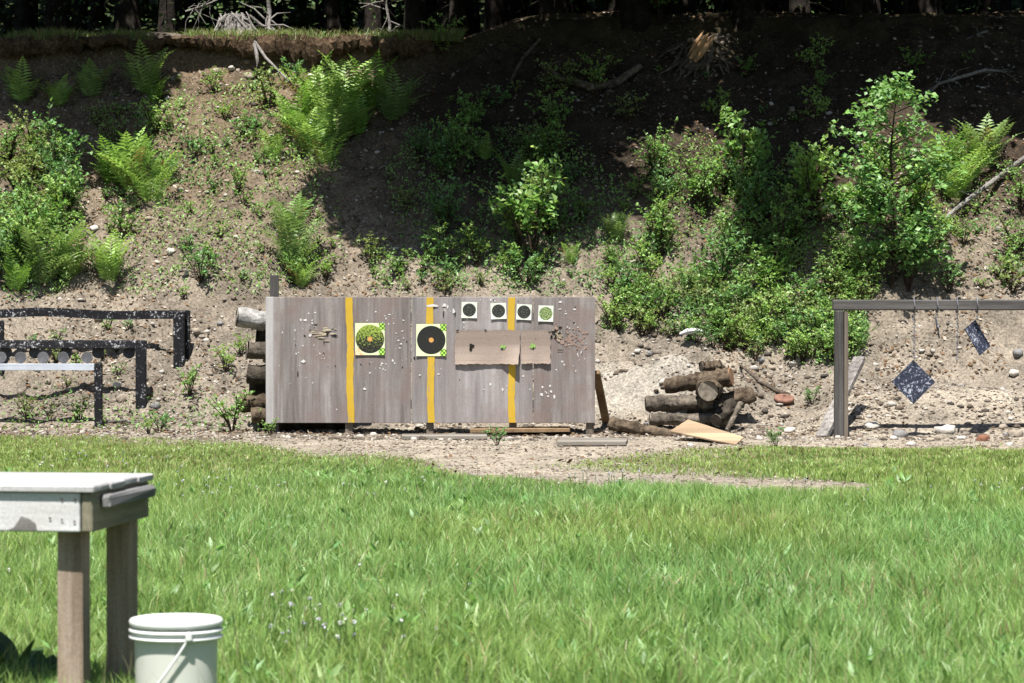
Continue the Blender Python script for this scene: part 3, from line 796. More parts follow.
for (a, b, k, s, lab) in (
    (8, 172, 'shrub', .85, 'topmost pale bush of the left thicket at the picture edge'),
    (36, 166, 'shrub', .8, 'upper bush of the left thicket, second from the picture edge'),
    (60, 182, 'leafy', .6, 'bush at the upper right shoulder of the left thicket'),
    (20, 200, 'shrub', .9, 'broad bush in the middle of the left thicket'),
    (532, 268, 'leafy', 1.05, 'tall sunlit shrub at the edge of the shade above the backstop'),
    (545, 228, 'leafy', .85, 'upper dark leaved shrub behind the tall one above the backstop'),
    (518, 250, 'leafy', .8, 'left shoulder shrub of the tall clump above the backstop'),
    (526, 288, 'weed', 1.0, 'low weed at the foot of the tall shrub above the backstop'),
    (655, 186, 'shrub', .85, 'rounded bush at the top left of the right thicket'),
    (700, 212, 'shrub', 1.05, 'broad pale bush in the upper middle of the right thicket'),
    (742, 200, 'leafy', .95, 'dark leaved shrub at the top of the right thicket'),
    (660, 258, 'shrub', .95, 'pale bush at the left side of the right thicket'),
    (648, 285, 'weed', 1.1, 'low weed in front of the left side of the right thicket'),
    (720, 296, 'shrub', .95, 'bush at the lower middle of the right thicket'),
    (780, 262, 'shrub', .95, 'bush left of the tall maple sapling'),
    (812, 222, 'leafy', 1.0, 'upright shrub behind the left side of the maple sapling'),
    (845, 282, 'shrub', .75, 'bush at the left foot of the tall maple sapling'),
    (1016, 262, 'shrub', .7, 'bush cut by the right edge below the pale stick'),
    (1012, 292, 'weed', 1.0, 'weed at the right edge just above the weathered beam'),
    (1022, 215, 'shrub', .8, 'shaded bush at the right edge beside the pale stick'),
    (232, 432, 'weed', 1.0, 'bright weed standing at the left foot of the backstop'),
    (270, 436, 'weed', .45, 'small weed before the left edge board of the backstop'),
    (160, 432, 'weed', .6, 'low weed between the black post and the log stack'),
    (148, 434, 'weed', .45, 'tiny weed at the base of the middle black post'),
    (26, 420, 'weed', .65, 'weed under the pale front rail, left one'),
    (80, 422, 'weed', .6, 'weed beside the black leg of the pale rail'),
    (50, 421, 'weed', .45, 'tiny weed under the pale front rail between two weeds'),
    (190, 396, 'weed', .75, 'weed with a dark foot below the tall black post'),
    (226, 372, 'weed', .7, 'weed on the dirt left of the stacked logs'),
    (240, 358, 'weed', .55, 'small weed beside the grey log end'),
    (497, 446, 'weed', .45, 'spindly weed in front of the backstop near the right stripe'),
    (812, 405, 'weed', .45, 'thin weed beside the rusty disc'),
    (776, 448, 'weed', .45, 'spindly weed right of the leaning pale board'),
    (660, 22, 'leafy', .6, 'sunlit shrub on the crest beside the uprooted stump'),
    (410, 40, 'weed', .9, 'sunlit weed on the crest above the big fern patch'),
    (178, 26, 'leafy', .7, 'green shrub standing on the crest left of the bleached stump'),
    (440, 60, 'weed', 1.1, 'dim weed on the crest at the edge of the deep shade'),
    (880, 215, 'leafy', .95, 'shrub against the left side of the maple sapling trunk'),
    (918, 235, 'leafy', .95, 'shrub against the right side of the maple sapling trunk'),
    (870, 300, 'leafy', .7, 'low shrub at the foot of the maple sapling'),
    (908, 290, 'shrub', .8, 'bush between the maple sapling and the weathered beam'),
):
    plant(k, at(a, b), s, lab)
fill([(-10, 175), (40, 172), (62, 190), (72, 220), (76, 262), (50, 285), (-10, 290)], 24, ['shrub', 'weed', 'leafy'], .55, .85, 'one of the crowded green bushes in the thicket at the left edge', 'bushes of the left thicket', 12)
fill([(640, 250), (655, 190), (760, 185), (850, 200), (870, 260), (865, 318), (800, 335), (720, 318), (640, 296)], 40, ['shrub', 'leafy', 'weed', 'weed'], .42, .8, 'one of the crowded green bushes filling the right thicket', 'bushes of the right thicket', 14)
fill([(600, 334), (625, 285), (700, 300), (866, 300), (864, 350), (835, 370), (760, 362), (695, 344), (640, 338)], 120, ['weed', 'weed', 'herb'], .5, .95, 'one of the low bright weeds along the foot of the right thicket', 'low weeds below the right thicket', 7)
fill([(385, 165), (470, 120), (560, 170), (640, 190), (630, 282), (560, 270), (480, 250), (400, 248)], 26, ['shrub', 'leafy', 'weed', 'fern'], .42, .75, 'one of the shrubs growing in the deep shade above the backstop', 'shrubs in the central shade', 15)
fill([(365, 255), (500, 252), (640, 288), (600, 296), (380, 294)], 34, ['weed', 'herb', 'herb'], .55, 1.0, 'one of the small weeds just above the backstop top edge', 'weeds above the backstop', 8)
fill([(90, 110), (150, 80), (300, 75), (300, 180), (350, 270), (300, 295), (180, 300), (110, 240)], 70, ['herb', 'herb', 'herb', 'weed'], .5, 1.15, 'one of the small seedlings dotted over the bare left bank', 'seedlings on the left bank', 11)
fill([(900, 230), (1010, 190), (1024, 290), (930, 295)], 14, ['herb', 'herb', 'weed'], .6, 1.1, 'one of the seedlings on the dry dirt above the weathered beam', 'seedlings above the weathered beam', 10)
fill([(430, 95), (640, 60), (760, 80), (980, 60), (900, 100), (800, 130), (640, 130), (480, 150)], 26, ['weed', 'herb', 'weed'], .6, 1.1, 'one of the dim weeds in the deep shade of the upper bank', 'weeds in the upper shade', 16)
fill([(0, 330), (130, 325), (120, 400), (0, 400)], 10, ['herb'], .7, 1.2, 'one of the seedlings in the dirt behind the black rails', 'seedlings behind the black rails', 14)

# low undergrowth that nobody could count
UG = [([(598, 330), (625, 268), (700, 265), (870, 270), (868, 355), (838, 372), (765, 364), (700, 336), (640, 332), (600, 338)], 1.0), ([(640, 250), (660, 150), (760, 150), (860, 180), (866, 280), (640, 285)], .55),
      ([(365, 262), (500, 252), (620, 285), (600, 298), (372, 296)], .5), ([(385, 165), (470, 130), (600, 170), (640, 210), (625, 285), (480, 252), (400, 250)], .45),
      ([(0, 125), (55, 125), (80, 200), (95, 270), (60, 300), (0, 305)], .8), ([(95, 120), (330, 70), (345, 270), (280, 300), (110, 300)], .42), ([(920, 190), (1024, 180), (1024, 290), (930, 290)], .22), ([(0, 395), (260, 395), (260, 436), (0, 436)], .10)]
n = 190000
x = rng.uniform(-5.6, 5.6, n); y = rng.uniform(30, 36.6, n); z = ground_z(x, y); qx = CX + F * x / y; qy = HY - F * (z - CH) / y
dn = np.zeros(n)
for poly, d_ in UG: dn = np.maximum(dn, d_ * inpoly(qx + 10 * fbm(x * 3, y * 3, 81, 2), qy + 10 * fbm(x * 3, y * 3, 82, 2), poly))
cl = vnoise(x * 5, y * 5, 83) * .6 + vnoise(x * 13, y * 13, 84) * .4
k = rng.random(n) < dn * np.clip((cl - .30) * 4, 0, 1); x, y, z, cl = x[k], y[k], z[k], cl[k]; n = len(x)
hh = rng.random(n) * .20 * np.clip((cl - .3) * 3, .2, 1.4)
tw = vnoise(x * 1.3, y * 1.3, 85)[:, None]
V_, t_, c_ = leaves(np.stack([x, y, z + hh + .005], -1), rng.normal(size=(n, 3)) + np.array([0, -.3, .55]), rng.uniform(.025, .055, n), rng.uniform(.014, .03, n), jitcol((1, 1, 1), n) * (np.array([LIME]) * tw + np.array([GREENC]) * (1 - tw)))
tag(link('undergrowth', np_mesh('undergrowth', V_, tris=t_, col=c_, mat=ML)), 'low leafy undergrowth creeping over the bank', 'undergrowth', kind='stuff')

# maple sapling
sp = at(892, 288)
root = empty('maple_sapling', sp, 'tall maple sapling with broad sunlit leaves rising on the right bank', 'sapling')
tb = MB(); P = []; D = []
H = 2.15
trunk = [Vector((0, 0, -.05)), Vector((.03, -.02, H * .3)), Vector((-.02, .02, H * .65)), Vector((.05, 0, H))]
tb.tube(trunk, [.024, .02, .013, .004], 7)
for k in range(70):
    t = random.uniform(.12, .98); i = min(2, int(t * 3)); q0 = trunk[i].lerp(trunk[i + 1], t * 3 - i)
    a = random.uniform(0, 6.28); ln = (.22 + .60 * (1 - abs(t - .42) ** 1.2 * 1.5)) * random.uniform(.6, 1.1)
    dv = Vector((math.cos(a), math.sin(a), random.uniform(.15, .7))).normalized(); q1 = q0 + dv * max(.12, ln)
    tb.tube([q0, q1], [.007, .003], 4, cap=False)
    for j in range(44):
        u = random.uniform(.3, 1.08); P.append(tuple(q0.lerp(q1, u) + Vector((random.gauss(0, .05), random.gauss(0, .05), random.gauss(0, .04)))))
        D.append((dv.x * .5 + random.gauss(0, .8), dv.y * .5 + random.gauss(0, .8), random.gauss(-.1, .35)))
P = np.array(P); D = np.array(D); L = rng.uniform(.04, .085, len(P))
V_, t_, c_ = leaves(P, D, L, L * .85, jitcol((.17, .31, .098), len(P)), .15)
link('crown', np_mesh('crown', V_, tris=t_, col=c_, mat=ML), root); tb.build('trunk', MSTEM, root)

# ------------------------------------------------------------------ forest: trees on and behind the crest
LIT = [[(60, 30), (110, 36), (440, 30), (425, 52), (392, 62), (405, 120), (372, 118), (352, 120), (356, 150), (318, 185), (350, 235), (400, 262), (470, 258), (560, 300), (640, 300), (1300, 500), (-300, 500), (-300, 134), (0, 128), (34, 116), (60, 142), (86, 176), (128, 166), (136, 122), (157, 84), (150, 56), (130, 46), (95, 44)],
       [(160, 0), (280, 0), (280, 40), (160, 40)],
       [(506, 205), (556, 170), (560, 250), (620, 225), (640, 200), (602, 165), (645, 130), (700, 150), (760, 165), (770, 200), (745, 250), (790, 290), (820, 260), (800, 190), (845, 150), (868, 110), (885, 82), (915, 90), (935, 125), (990, 128), (1100, 130), (1400, 140), (1400, 420), (-100, 420), (300, 300), (510, 300)],
       [(674, 84), (682, 36), (722, 16), (748, 26), (735, 72), (705, 92)], [(604, 0), (626, 0), (626, 14), (604, 14)], [(695, 118), (712, 110), (722, 140), (700, 150)]]
SHADE = [[(-120, 52), (140, 58), (153, 82), (134, 118), (126, 158), (86, 168), (62, 134), (34, 108), (-120, 118)],
         [(330, 112), (395, 84), (398, 62), (430, 46), (640, 14), (650, 125), (600, 165), (640, 200), (620, 288), (565, 262), (560, 165), (505, 205), (500, 250), (420, 256), (370, 240), (322, 190), (356, 158)],
         [(640, 14), (1200, 14), (1200, 128), (962, 124), (925, 92), (884, 76), (850, 110), (835, 150), (760, 135), (700, 118), (650, 128)],
         [(760, 140), (840, 150), (800, 190), (818, 260), (790, 285), (750, 250), (772, 200)],
         [(860, 290), (930, 285), (915, 330), (850, 330)]]
for (a, b, r) in ((706, 122, 10), (718, 138, 8), (772, 100, 8), (802, 116, 10), (832, 92, 8), (690, 100, 7), (560, 112, 8), (604, 150, 9), (480, 84, 8), (522, 100, 7), (652, 112, 8), (762, 72, 8), (862, 62, 9), (930, 52, 8),
                  (1002, 62, 9), (968, 108, 9), (900, 30, 9), (450, 190, 8), (420, 150, 9), (490, 215, 9), (590, 225, 9), (610, 260, 8), (535, 150, 9), (455, 120, 8), (385, 175, 9), (375, 215, 9), (410, 225, 9), (770, 235, 9), (790, 170, 8), (100, 95, 7), (60, 75, 7), (1010, 100, 9), (640, 60, 7), (560, 40, 7)):
    LIT.append([(a + r * math.cos(k * PI / 4), b + .8 * r * math.sin(k * PI / 4)) for k in range(8)])
def shadow_px(C):
    """where a point's sun shadow lands, as a pixel"""
    t = np.arange(0, 14, .06)[None]
    p = C[:, None, :] - SUN[None, None] * t[..., None]
    g = ground_z(p[..., 0], p[..., 1]); hit = p[..., 2] <= g
    k = hit.argmax(1); q = p[np.arange(len(C)), k]
    return CX + F * q[:, 0] / q[:, 1], HY - F * (q[:, 2] - CH) / q[:, 1]
targets = []
for s, poly in enumerate(SHADE[:4] + SHADE[:1]):
    xs_ = [a for a, b in poly]; ys_ = [b for a, b in poly]
    for a in np.arange(min(xs_), max(xs_), 8.5):
        for b in np.arange(min(ys_), max(ys_), 6.5):
            a2, b2 = a + random.uniform(-5, 5), b + random.uniform(-4, 4)
            if inpoly(np.array([a2]), np.array([b2]), poly)[0]: targets.append(at(a2, b2))
T = np.array([tuple(t) for t in targets])
zc = rng.uniform(5.7, 9.5, len(T)); C0 = T + SUN[None] * ((zc - T[:, 2]) / SUN[2])[:, None]  # unseen crown clumps, set along the sun ray to shade these bank points
# general crown clumps over the crest, dropped where they would shade the sunlit strip
xg = rng.uniform(-9, 9.5, 900); yg = rng.uniform(34.5, 41.5, 900); zg = rng.uniform(6.2, 13, 900)
CG = np.stack([xg, yg, zg], -1)
CA = np.concatenate([C0, CG])
keep = np.ones(len(CA), bool)
for dx_, dz_ in ((0, 0), (.30, 0), (-.30, 0), (0, .35), (0, -.35)):
    sx, sy = shadow_px(CA + np.array([dx_, 0, dz_])[None])
    lit = np.zeros(len(CA), bool)
    for poly in LIT: lit |= inpoly(sx, sy, poly)
    if dx_ == dz_ == 0: keep &= ~lit
    else: keep &= ~(lit & (rng.random(len(CA)) < .30))
CA = CA[keep]
# crest trees: (pixel column, base row or None, depth, trunk radius, label)
CREST = [(-75, 37.6, .16, 'big dark trunk left of the frame edge shading the upper left bank'),
         (413, 37.9, .085, 'dark trunk on the crest above the right end of the fern patch'),
         (455, 38.3, .05, 'slim dark trunk standing right of the fern patch on the crest'),
         (545, 38.0, .07, 'dark trunk above the middle of the deep shade'),
         (636, 37.3, .13, 'thickest dark trunk leaning over the bank left of the uprooted stump'),
         (744, 37.2, .10, 'dark trunk just right of the uprooted stump'),
         (852, 37.6, .08, 'dark trunk above the maple sapling'),
         (932, 38.0, .07, 'dark trunk above the dead branch on the right'),
         (1075, 37.6, .15, 'big dark trunk past the right edge shading the upper right bank')]
bx = np.array([X(c[0], c[1]) for c in CREST]); by = np.array([c[1] for c in CREST])
own = np.argmin(abs(CA[:, :1] - bx[None]) + .15 * abs(CA[:, 1:2] - by[None]), 1)
def clump_leaves(Cs, per, rad, size):
    n = len(Cs) * per
    c = np.repeat(Cs, per, 0); d = rng.normal(size=(n, 3)); d /= np.linalg.norm(d, axis=1, keepdims=True)
    P = c + d * (rad * rng.random(n) ** .45)[:, None] * np.array([1, 1, .75])
    L = size * rng.uniform(.7, 1.3, n)
    D = rng.normal(size=(n, 3)) * np.array([1, 1, .45])
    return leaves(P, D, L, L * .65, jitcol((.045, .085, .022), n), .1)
def trunk_mb(h, r, lean, stubs=10, z0=-.3):
    m = MB(); k = 8
    pts_ = [Vector((lean[0] * (i / k) ** 1.4 + random.uniform(-.03, .03), lean[1] * (i / k) ** 1.4, z0 + (h - z0) * i / k)) for i in range(k + 1)]
    m.tube(pts_, [r * (1.6 if i == 0 else 1.12 if i == 1 else 1) * (1 - .72 * i / k) for i in range(k + 1)], 10, rough=.06)
    for _ in range(stubs):
        t = random.uniform(.03, .5); i = min(k - 1, int(t * k)); q = pts_[i].lerp(pts_[i + 1], t * k - i)
        a = random.uniform(0, 6.28); ln = random.uniform(.3, 1.1)
        q2 = q + Vector((math.cos(a) * ln, math.sin(a) * ln, random.uniform(-.35, .25)))
        m.tube([q, q.lerp(q2, .5) + Vector((0, 0, .05)), q2], [r * .16, r * .10, .004], 4, cap=False)
    return m
for i, (pxc, yb_, r, lab) in enumerate(CREST):
    b = Vector((bx[i], yb_, float(ground_z(bx[i], yb_))))
    root = empty('forest_tree', b, lab, 'tree', 'dark trees along the crest of the bank')
    cs = CA[own == i]
    lean = (random.uniform(-.2, .2), -.4)
    tm = trunk_mb(9.0, r, lean)
    for c in cs[rng.random(len(cs)) < .22]:                       # limbs that carry the crown
        rel = Vector(c) - b; s_ = Vector((lean[0] * .5, lean[1] * .5, max(3.0, min(8.5, rel.z - abs(rel.y) * .3))))
        tm.tube([s_, s_.lerp(rel, .5) + Vector((0, 0, .15)), rel], [r * .22, r * .14, .008], 4, cap=False)
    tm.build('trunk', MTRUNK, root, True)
    V_, t_, c_ = clump_leaves(cs, 66, .36, .125)
    link('crown', np_mesh('crown', V_ - np.array(tuple(b))[None], tris=t_, col=c_, mat=MC), root)  # crown above the view, shaped to cast the outlined shade
# inner forest
crowns = []
for k in range(3):
    cs = rng.normal(size=(64, 3)); cs /= np.linalg.norm(cs, axis=1, keepdims=True); cs *= (rng.random(64) ** .4)[:, None] * np.array([[2.3, 2.3, 3.4]]); cs[:, 2] += 6.2
    V_, t_, c_ = clump_leaves(cs, 60, .75, .2)
    crowns.append(np_mesh('crown', V_, tris=t_, col=c_, mat=MC))
tmes = []
for k in range(4):
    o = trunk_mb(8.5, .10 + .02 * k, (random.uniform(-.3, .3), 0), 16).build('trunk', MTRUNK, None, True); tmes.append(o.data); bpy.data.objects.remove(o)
ntree = 0
for row, (yr, step) in enumerate(((39.6, 62), (42.0, 70), (44.6, 74), (47.5, 80))):
    pxc = -120 + random.uniform(0, 40)
    while pxc < 1150:
        y = yr + random.uniform(-.7, .7); x = X(pxc, y)
        if not (row == 0 and 180 < pxc < 300):
            root = empty('forest_tree', (x, y, float(ground_z(x, y))), 'one of the shadowy trunks inside the dark wood behind the crest', 'tree', 'trees inside the dark wood', random.uniform(0, 6.28))
            s = random.uniform(.7, 1.15); root.scale = (s, s, random.uniform(.95, 1.15))
            link('trunk', tmes[ntree % 4], root); link('crown', crowns[ntree % 3], root); ntree += 1
        pxc += step * random.uniform(.6, 1.4)
# understorey and far wood: one mass
n = 26000
x = rng.uniform(-15, 15, n); y = rng.uniform(46, 54, n); z = ground_z(x, y) + rng.random(n) ** 1.2 * 9
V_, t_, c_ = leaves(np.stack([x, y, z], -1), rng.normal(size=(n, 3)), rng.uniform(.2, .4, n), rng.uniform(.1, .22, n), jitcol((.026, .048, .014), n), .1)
n = 16000
x = rng.uniform(-9, 9, n); y = rng.uniform(38.2, 46, n); cl = vnoise(x * 1.2, y * 1.2, 91); k = cl > .55; x, y = x[k], y[k]; n = len(x); z = ground_z(x, y) + rng.random(n) * 1.3
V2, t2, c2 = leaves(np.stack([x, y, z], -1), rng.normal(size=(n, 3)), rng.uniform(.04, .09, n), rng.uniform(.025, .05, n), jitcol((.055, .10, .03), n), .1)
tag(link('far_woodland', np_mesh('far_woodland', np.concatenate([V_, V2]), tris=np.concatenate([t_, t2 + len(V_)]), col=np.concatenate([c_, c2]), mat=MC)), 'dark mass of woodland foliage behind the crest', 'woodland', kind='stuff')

# ------------------------------------------------------------------ stumps, roots, fallen branches
def rootmass(name, p, w, h, mat, label, nroots=26):
    mb = MB()
    for k in range(nroots):
        a = -PI * random.random(); t = random.uniform(.35, 1.08)
        top = Vector((random.gauss(0, w * .12), random.uniform(-.02, .12), h * random.uniform(.45, 1.05)))
        foot = Vector((math.cos(a) * w * .52 * t + top.x * .5, math.sin(a) * .26 * t, random.uniform(-.06, .04)))
        r = random.choice((.004, .006, .008, .012, .017)) * (h / .35); P_ = []
        for i in range(6):
            u = i / 5; q_ = top.lerp(foot, u) + Vector((random.gauss(0, .012), random.gauss(0, .012) - .05 * math.sin(u * PI), random.gauss(0, .010) + h * .10 * math.sin(u * PI)))
            P_.append(q_)
        P_.append(foot + Vector((random.uniform(-.05, .05), -.05, -.08)))
        mb.tube(P_, [r * .7, r, r * random.uniform(.8, 1.2), r, r * .85, r * .7, r * .3], 5, rough=.22)
    prof = [(.30, -.08), (.26, .10 * h), (.20, .4 * h), (.15, .7 * h), (.09, .93 * h)]
    vs = []; fs = []
    for (rr, z_) in prof:
        for k in range(28):
            an = 2 * PI * k / 28; q_ = rr * w * 1.25 * (1 + .22 * ((k % 2) * 2 - 1) * random.uniform(.3, 1)); vs.append((math.cos(an) * q_, .06 + math.sin(an) * q_ * .6, z_ + random.uniform(-.02, .02)))
    for i in range(len(prof) - 1):
        for k in range(28): j = (k + 1) % 28; fs.append((i * 28 + k, i * 28 + j, i * 28 + 28 + j, i * 28 + 28 + k))
    mb.add(vs, fs)
    o = mb.build(name, mat, None, False); o.location = p
    return tag(o, label, 'stump')
p = at(236, 40); p = Vector((X(236, 37.0), 37.0, 4.36))
st = rootmass('tree_stump', p, .66, .36, MPALE, 'bleached grey stump with splayed roots on the crest of the bank', 150)
mb = MB(); q = lambda a, b, y: Vector((X(a, y), y, Z(b, y)))
mb.tube([q(252, 34, 36.8), q(256, 46, 36.4), q(258, 62, 36.25), q(257, 70, 36.3)], [.03, .03, .02, .008], 6, rough=.1)
mb.tube([q(254, 40, 36.5), q(266, 58, 36.1), q(280, 72, 35.8), q(290, 82, 35.6)], [.022, .018, .013, .006], 6, rough=.1)
mb.tube([q(250, 16, 37), q(262, 26, 36.9), q(268, 27, 36.9)], [.02, .02, .012], 6)
c = mb.build('hanging_root', MPALE, None, True); M_ = Matrix.Translation(-Vector(p)); c.data.transform(M_); c.parent = st
p2 = at(700, 74)
mb = MB()
for k in range(90):
    a = random.uniform(-2.9, -.2); ln = random.uniform(.12, .6)
    s0 = Vector((random.uniform(-.14, .24), random.uniform(0, .15), random.uniform(.08, .45)))
    e = s0 + Vector((math.cos(a) * ln, -.14 * random.random(), math.sin(a) * ln * .75)); r = random.choice((.005, .007, .010, .016, .026))
    P_ = [s0.lerp(e, i / 5) + Vector((random.gauss(0, .014), random.gauss(0, .014), random.gauss(0, .014) + .05 * math.sin(i / 5 * PI))) for i in range(6)]
    mb.tube(P_, [r, r, r * .9, r * .8, r * .6, r * .2], 5, rough=.25)
for dx_ in (0, .06, .12, .17): mb.tube([Vector((-.18 + dx_ + random.gauss(0, .012), random.gauss(0, .02), .04 + .32 * i / 6 * 1.3)) + Vector((.36 * i / 6, .015 * i, random.gauss(0, .012))) for i in range(7)], [.03, .045, .05, .042, .05, .04, .02], 9, rough=.22)
for (x0_, z0_, x1_, z1_, r_) in ((-.12, .16, .10, .47, .035), (-.07, .13, .17, .45, .045), (-.14, .22, .04, .50, .022)):
    mb.tube([Vector((x0_ + (x1_ - x0_) * u, -.09 - .02 * math.sin(u * 3), z0_ + (z1_ - z0_) * u)) for u in (0, .2, .4, .6, .8, 1)], [r_ * .5, r_, r_ * 1.1, r_, r_ * .7, r_ * .15], 7, 1, rough=.25)
o = mb.build('uprooted_stump', [MROOT, MTORN], None, True); o.location = p2
tag(o, 'uprooted stump with torn orange brown wood and roots under the crest', 'stump')
def branch(name, px_pts, rad, mat, label, cat, lift=.04, twigs=0, depth=None, rough=.08, twl=.4):
    mb = MB(); P_ = []
    for i, (a, b) in enumerate(px_pts):
        if depth: y = depth[i]; P_.append(Vector((X(a, y), y, Z(b, y))))
        else: g = at(a, b); P_.append(g + Vector((0, -.02, lift)))
    mb.tube(P_, rad, 7, rough=rough)
    for _ in range(twigs):
        i = random.randrange(len(P_) - 1); s0 = P_[i].lerp(P_[i + 1], random.random())
        e = s0 + Vector((random.uniform(-.5, .5), random.uniform(-.3, .1), random.uniform(-.6, .35))) * twl
        mb.tube([s0, s0.lerp(e, .55) + Vector((random.uniform(-.05, .05), 0, .03)), e], [rad[0] * .4, rad[0] * .3, .003], 4, cap=False)
    o = mb.build(name, mat, None, True, origin=tuple(P_[0])); return tag(o, label, cat)
branch('fallen_branch', [(925, 97), (938, 84), (965, 76), (985, 70), (1006, 72)], [.012, .017, .022, .02, .01], MPALE, 'bare grey dead branch with twigs jutting in the upper right shade', 'branch', twigs=13, depth=[35.6, 35.7, 35.8, 36, 36.2], twl=.55)
branch('fallen_branch', [(966, 39), (985, 32), (1004, 31)], [.012, .016, .009], MPALE, 'short pale dead branch on the crest at the upper right', 'branch', twigs=6, depth=[36.7, 36.9, 37.1], twl=.4)
branch('fallen_stick', [(913, 246), (945, 226), (972, 205), (1000, 184), (1034, 158)], [.02, .023, .027, .026, .022], MPALE, 'long pale stick lying up the right bank beside the maple sapling', 'stick', lift=.09, twigs=9, twl=.35)
branch('fallen_limb', [(542, 70), (560, 82), (590, 92), (615, 88), (640, 70)], [.03, .045, .055, .05, .04], MROOT, 'curved fallen limb lying in the deep shade below the thickest trunk', 'branch', twigs=3)
branch('fallen_stick', [(508, 92), (522, 66), (540, 45)], [.02, .022, .016], MROOT, 'leaning dark stick in the deep shade above the backstop', 'stick', lift=.06)
branch('fallen_log', [(140, 38), (175, 40), (212, 46)], [.07, .08, .05], MROOT, 'weathered log lying along the crest left of the bleached stump', 'log', lift=.05, depth=[36.75, 36.7, 36.65])
branch('fallen_stick', [(740, 369), (760, 384), (778, 395), (790, 398)], [.012, .026, .028, .01], MROOT, 'dark splintered stick lying above the rusty disc', 'stick', lift=.03)
branch('fallen_stick', [(108, 424), (122, 423), (136, 424)], [.012, .014, .01], MPALE, 'short pale stick on the dirt between the two front black posts', 'stick', lift=.02)
branch('fallen_branch', [(18, 52), (40, 58), (58, 64)], [.012, .014, .006], MPALE, 'grey twiggy branch in the shade below the upper left crest', 'branch', lift=.08, twigs=8)

branch('dead_sapling', [(388, 46), (390, 25), (386, 4), (389, -25)], [.022, .018, .014, .008], MPALE, 'bare pale dead sapling with side twigs on the crest above the fern patch', 'sapling', twigs=14, depth=[37.6, 37.6, 37.6, 37.6], twl=.7)
branch('dead_sapling', [(268, 30), (270, 12), (266, -20)], [.035, .028, .02], MPALE, 'grey dead sapling curving up behind the bleached stump', 'sapling', twigs=10, depth=[37.7, 37.8, 37.8], twl=.8)
branch('fallen_branch', [(186, 12), (205, 6), (228, -4)], [.012, .012, .006], MPALE, 'tangle of thin grey twigs left of the bleached stump', 'branch', twigs=16, depth=[37.5, 37.5, 37.6], twl=.7)

# ------------------------------------------------------------------ stones
def stone(a, b, s, c, label, group='stones on the dirt bank'):
    n = 4
    me_v = IV.copy()
    # subdivide once for a rounder, chipped block
    tri = IF; mid = {}; vl = [v for v in me_v]; nf = []
    def mp(i, j):
        key = (min(i, j), max(i, j))
        if key not in mid: m_ = (vl[i] + vl[j]) / 2; vl.append(m_ / np.linalg.norm(m_)); mid[key] = len(vl) - 1
        return mid[key]
    for (i, j, k) in tri:
        ij, jk, ki = mp(i, j), mp(j, k), mp(k, i); nf += [(i, ij, ki), (j, jk, ij), (k, ki, jk), (ij, jk, ki)]
    V = np.array(vl) * (1 + rng.uniform(-.27, .27, (len(vl), 1))) * np.array([[random.uniform(.9, 1.4), random.uniform(.7, 1), random.uniform(.5, .8)]]) * s
    V = np.clip(V, -s * 1.15, s * random.uniform(.45, .8))
    o = link('stone', np_mesh('stone', V, tris=np.array(nf), col=np.tile(np.array([c]), (len(V), 1)), mat=MST)); o.location = at(a, b) + Vector((0, 0, s * .18)); o.rotation_euler = (0, 0, random.uniform(0, 6.28))
    return tag(o, label, 'stone', group)
WH = (.44, .41, .36); TN = (.26, .22, .175); GY = (.17, .165, .16); OR = (.20, .095, .06)
for a, b, s, c, l in ((248, 78, .075, TN, 'pale block of stone under the bleached stump'), (232, 71, .05, WH, 'white stone above the pale block under the stump'), (217, 73, .055, TN, 'tan stone left of the pale block under the stump'),
                      (174, 79, .045, GY, 'grey stone beside the lone upright fern'), (292, 68, .04, WH, 'small white stone at the top left of the big fern patch'), (94, 230, .06, WH, 'white stone right of the left thicket'),
                      (171, 253, .055, WH, 'pale stone in the middle of the bare left bank'), (200, 258, .045, WH, 'white stone right of the middle of the left bank'), (226, 182, .04, TN, 'tan stone on the bare bank left of the big ferns'),
                      (195, 333, .07, TN, 'tan stone beside the top of the tall black post'), (118, 387, .06, WH, 'white stone between the two front black posts'), (100, 319, .055, WH, 'white stone behind the rear black rail'),
                      (122, 400, .07, TN, 'tan stone beside the middle black post foot'), (155, 408, .06, GY, 'grey stone right of the middle black post foot'), (220, 325, .045, GY, 'dark grey stone left of the white birch log'),
                      (762, 362, .045, GY, 'round grey stone above the dark splintered stick'), (793, 365, .05, WH, 'white stone at the right end of the bare mound'), (638, 352, .045, WH, 'white stone beside two dark clods on the mound'),
                      (650, 355, .05, GY, 'dark clod right of the white stone on the mound'), (772, 370, .035, TN, 'small tan stone above the rusty disc'), (900, 437, .085, GY, 'big grey stone under the steel diamond'),
                      (948, 433, .11, WH, 'largest white stone in the row under the weathered beam'), (985, 441, .075, OR, 'orange brick fragment in the row under the weathered beam'), (962, 440, .055, WH, 'white stone left of the orange brick fragment'),
                      (1016, 437, .08, TN, 'tan stone at the right end of the row'), (872, 428, .075, WH, 'white stone right of the weathered post'), (930, 441, .05, TN, 'flat tan stone left of the largest white one'),
                      (912, 446, .05, WH, 'white stone in front of the big grey one'), (1003, 428, .05, TN, 'tan stone on the dirt above the orange brick fragment'), (1014, 375, .06, WH, 'white stone at the right edge beside the hanging plates'),
                      (1018, 355, .075, GY, 'grey stone at the right edge under the beam'), (922, 352, .04, WH, 'white stone on the dirt between chain and plate'), (850, 436, .05, TN, 'tan stone at the foot of the weathered post'),
                      (790, 432, .07, WH, 'white broken stone right of the leaning pale board'), (690, 446, .035, WH, 'small white stone in front of the leaning pale board'), (648, 425, .04, GY, 'grey clod in front of the half buried log')):
    stone(a, b, s, c, l)
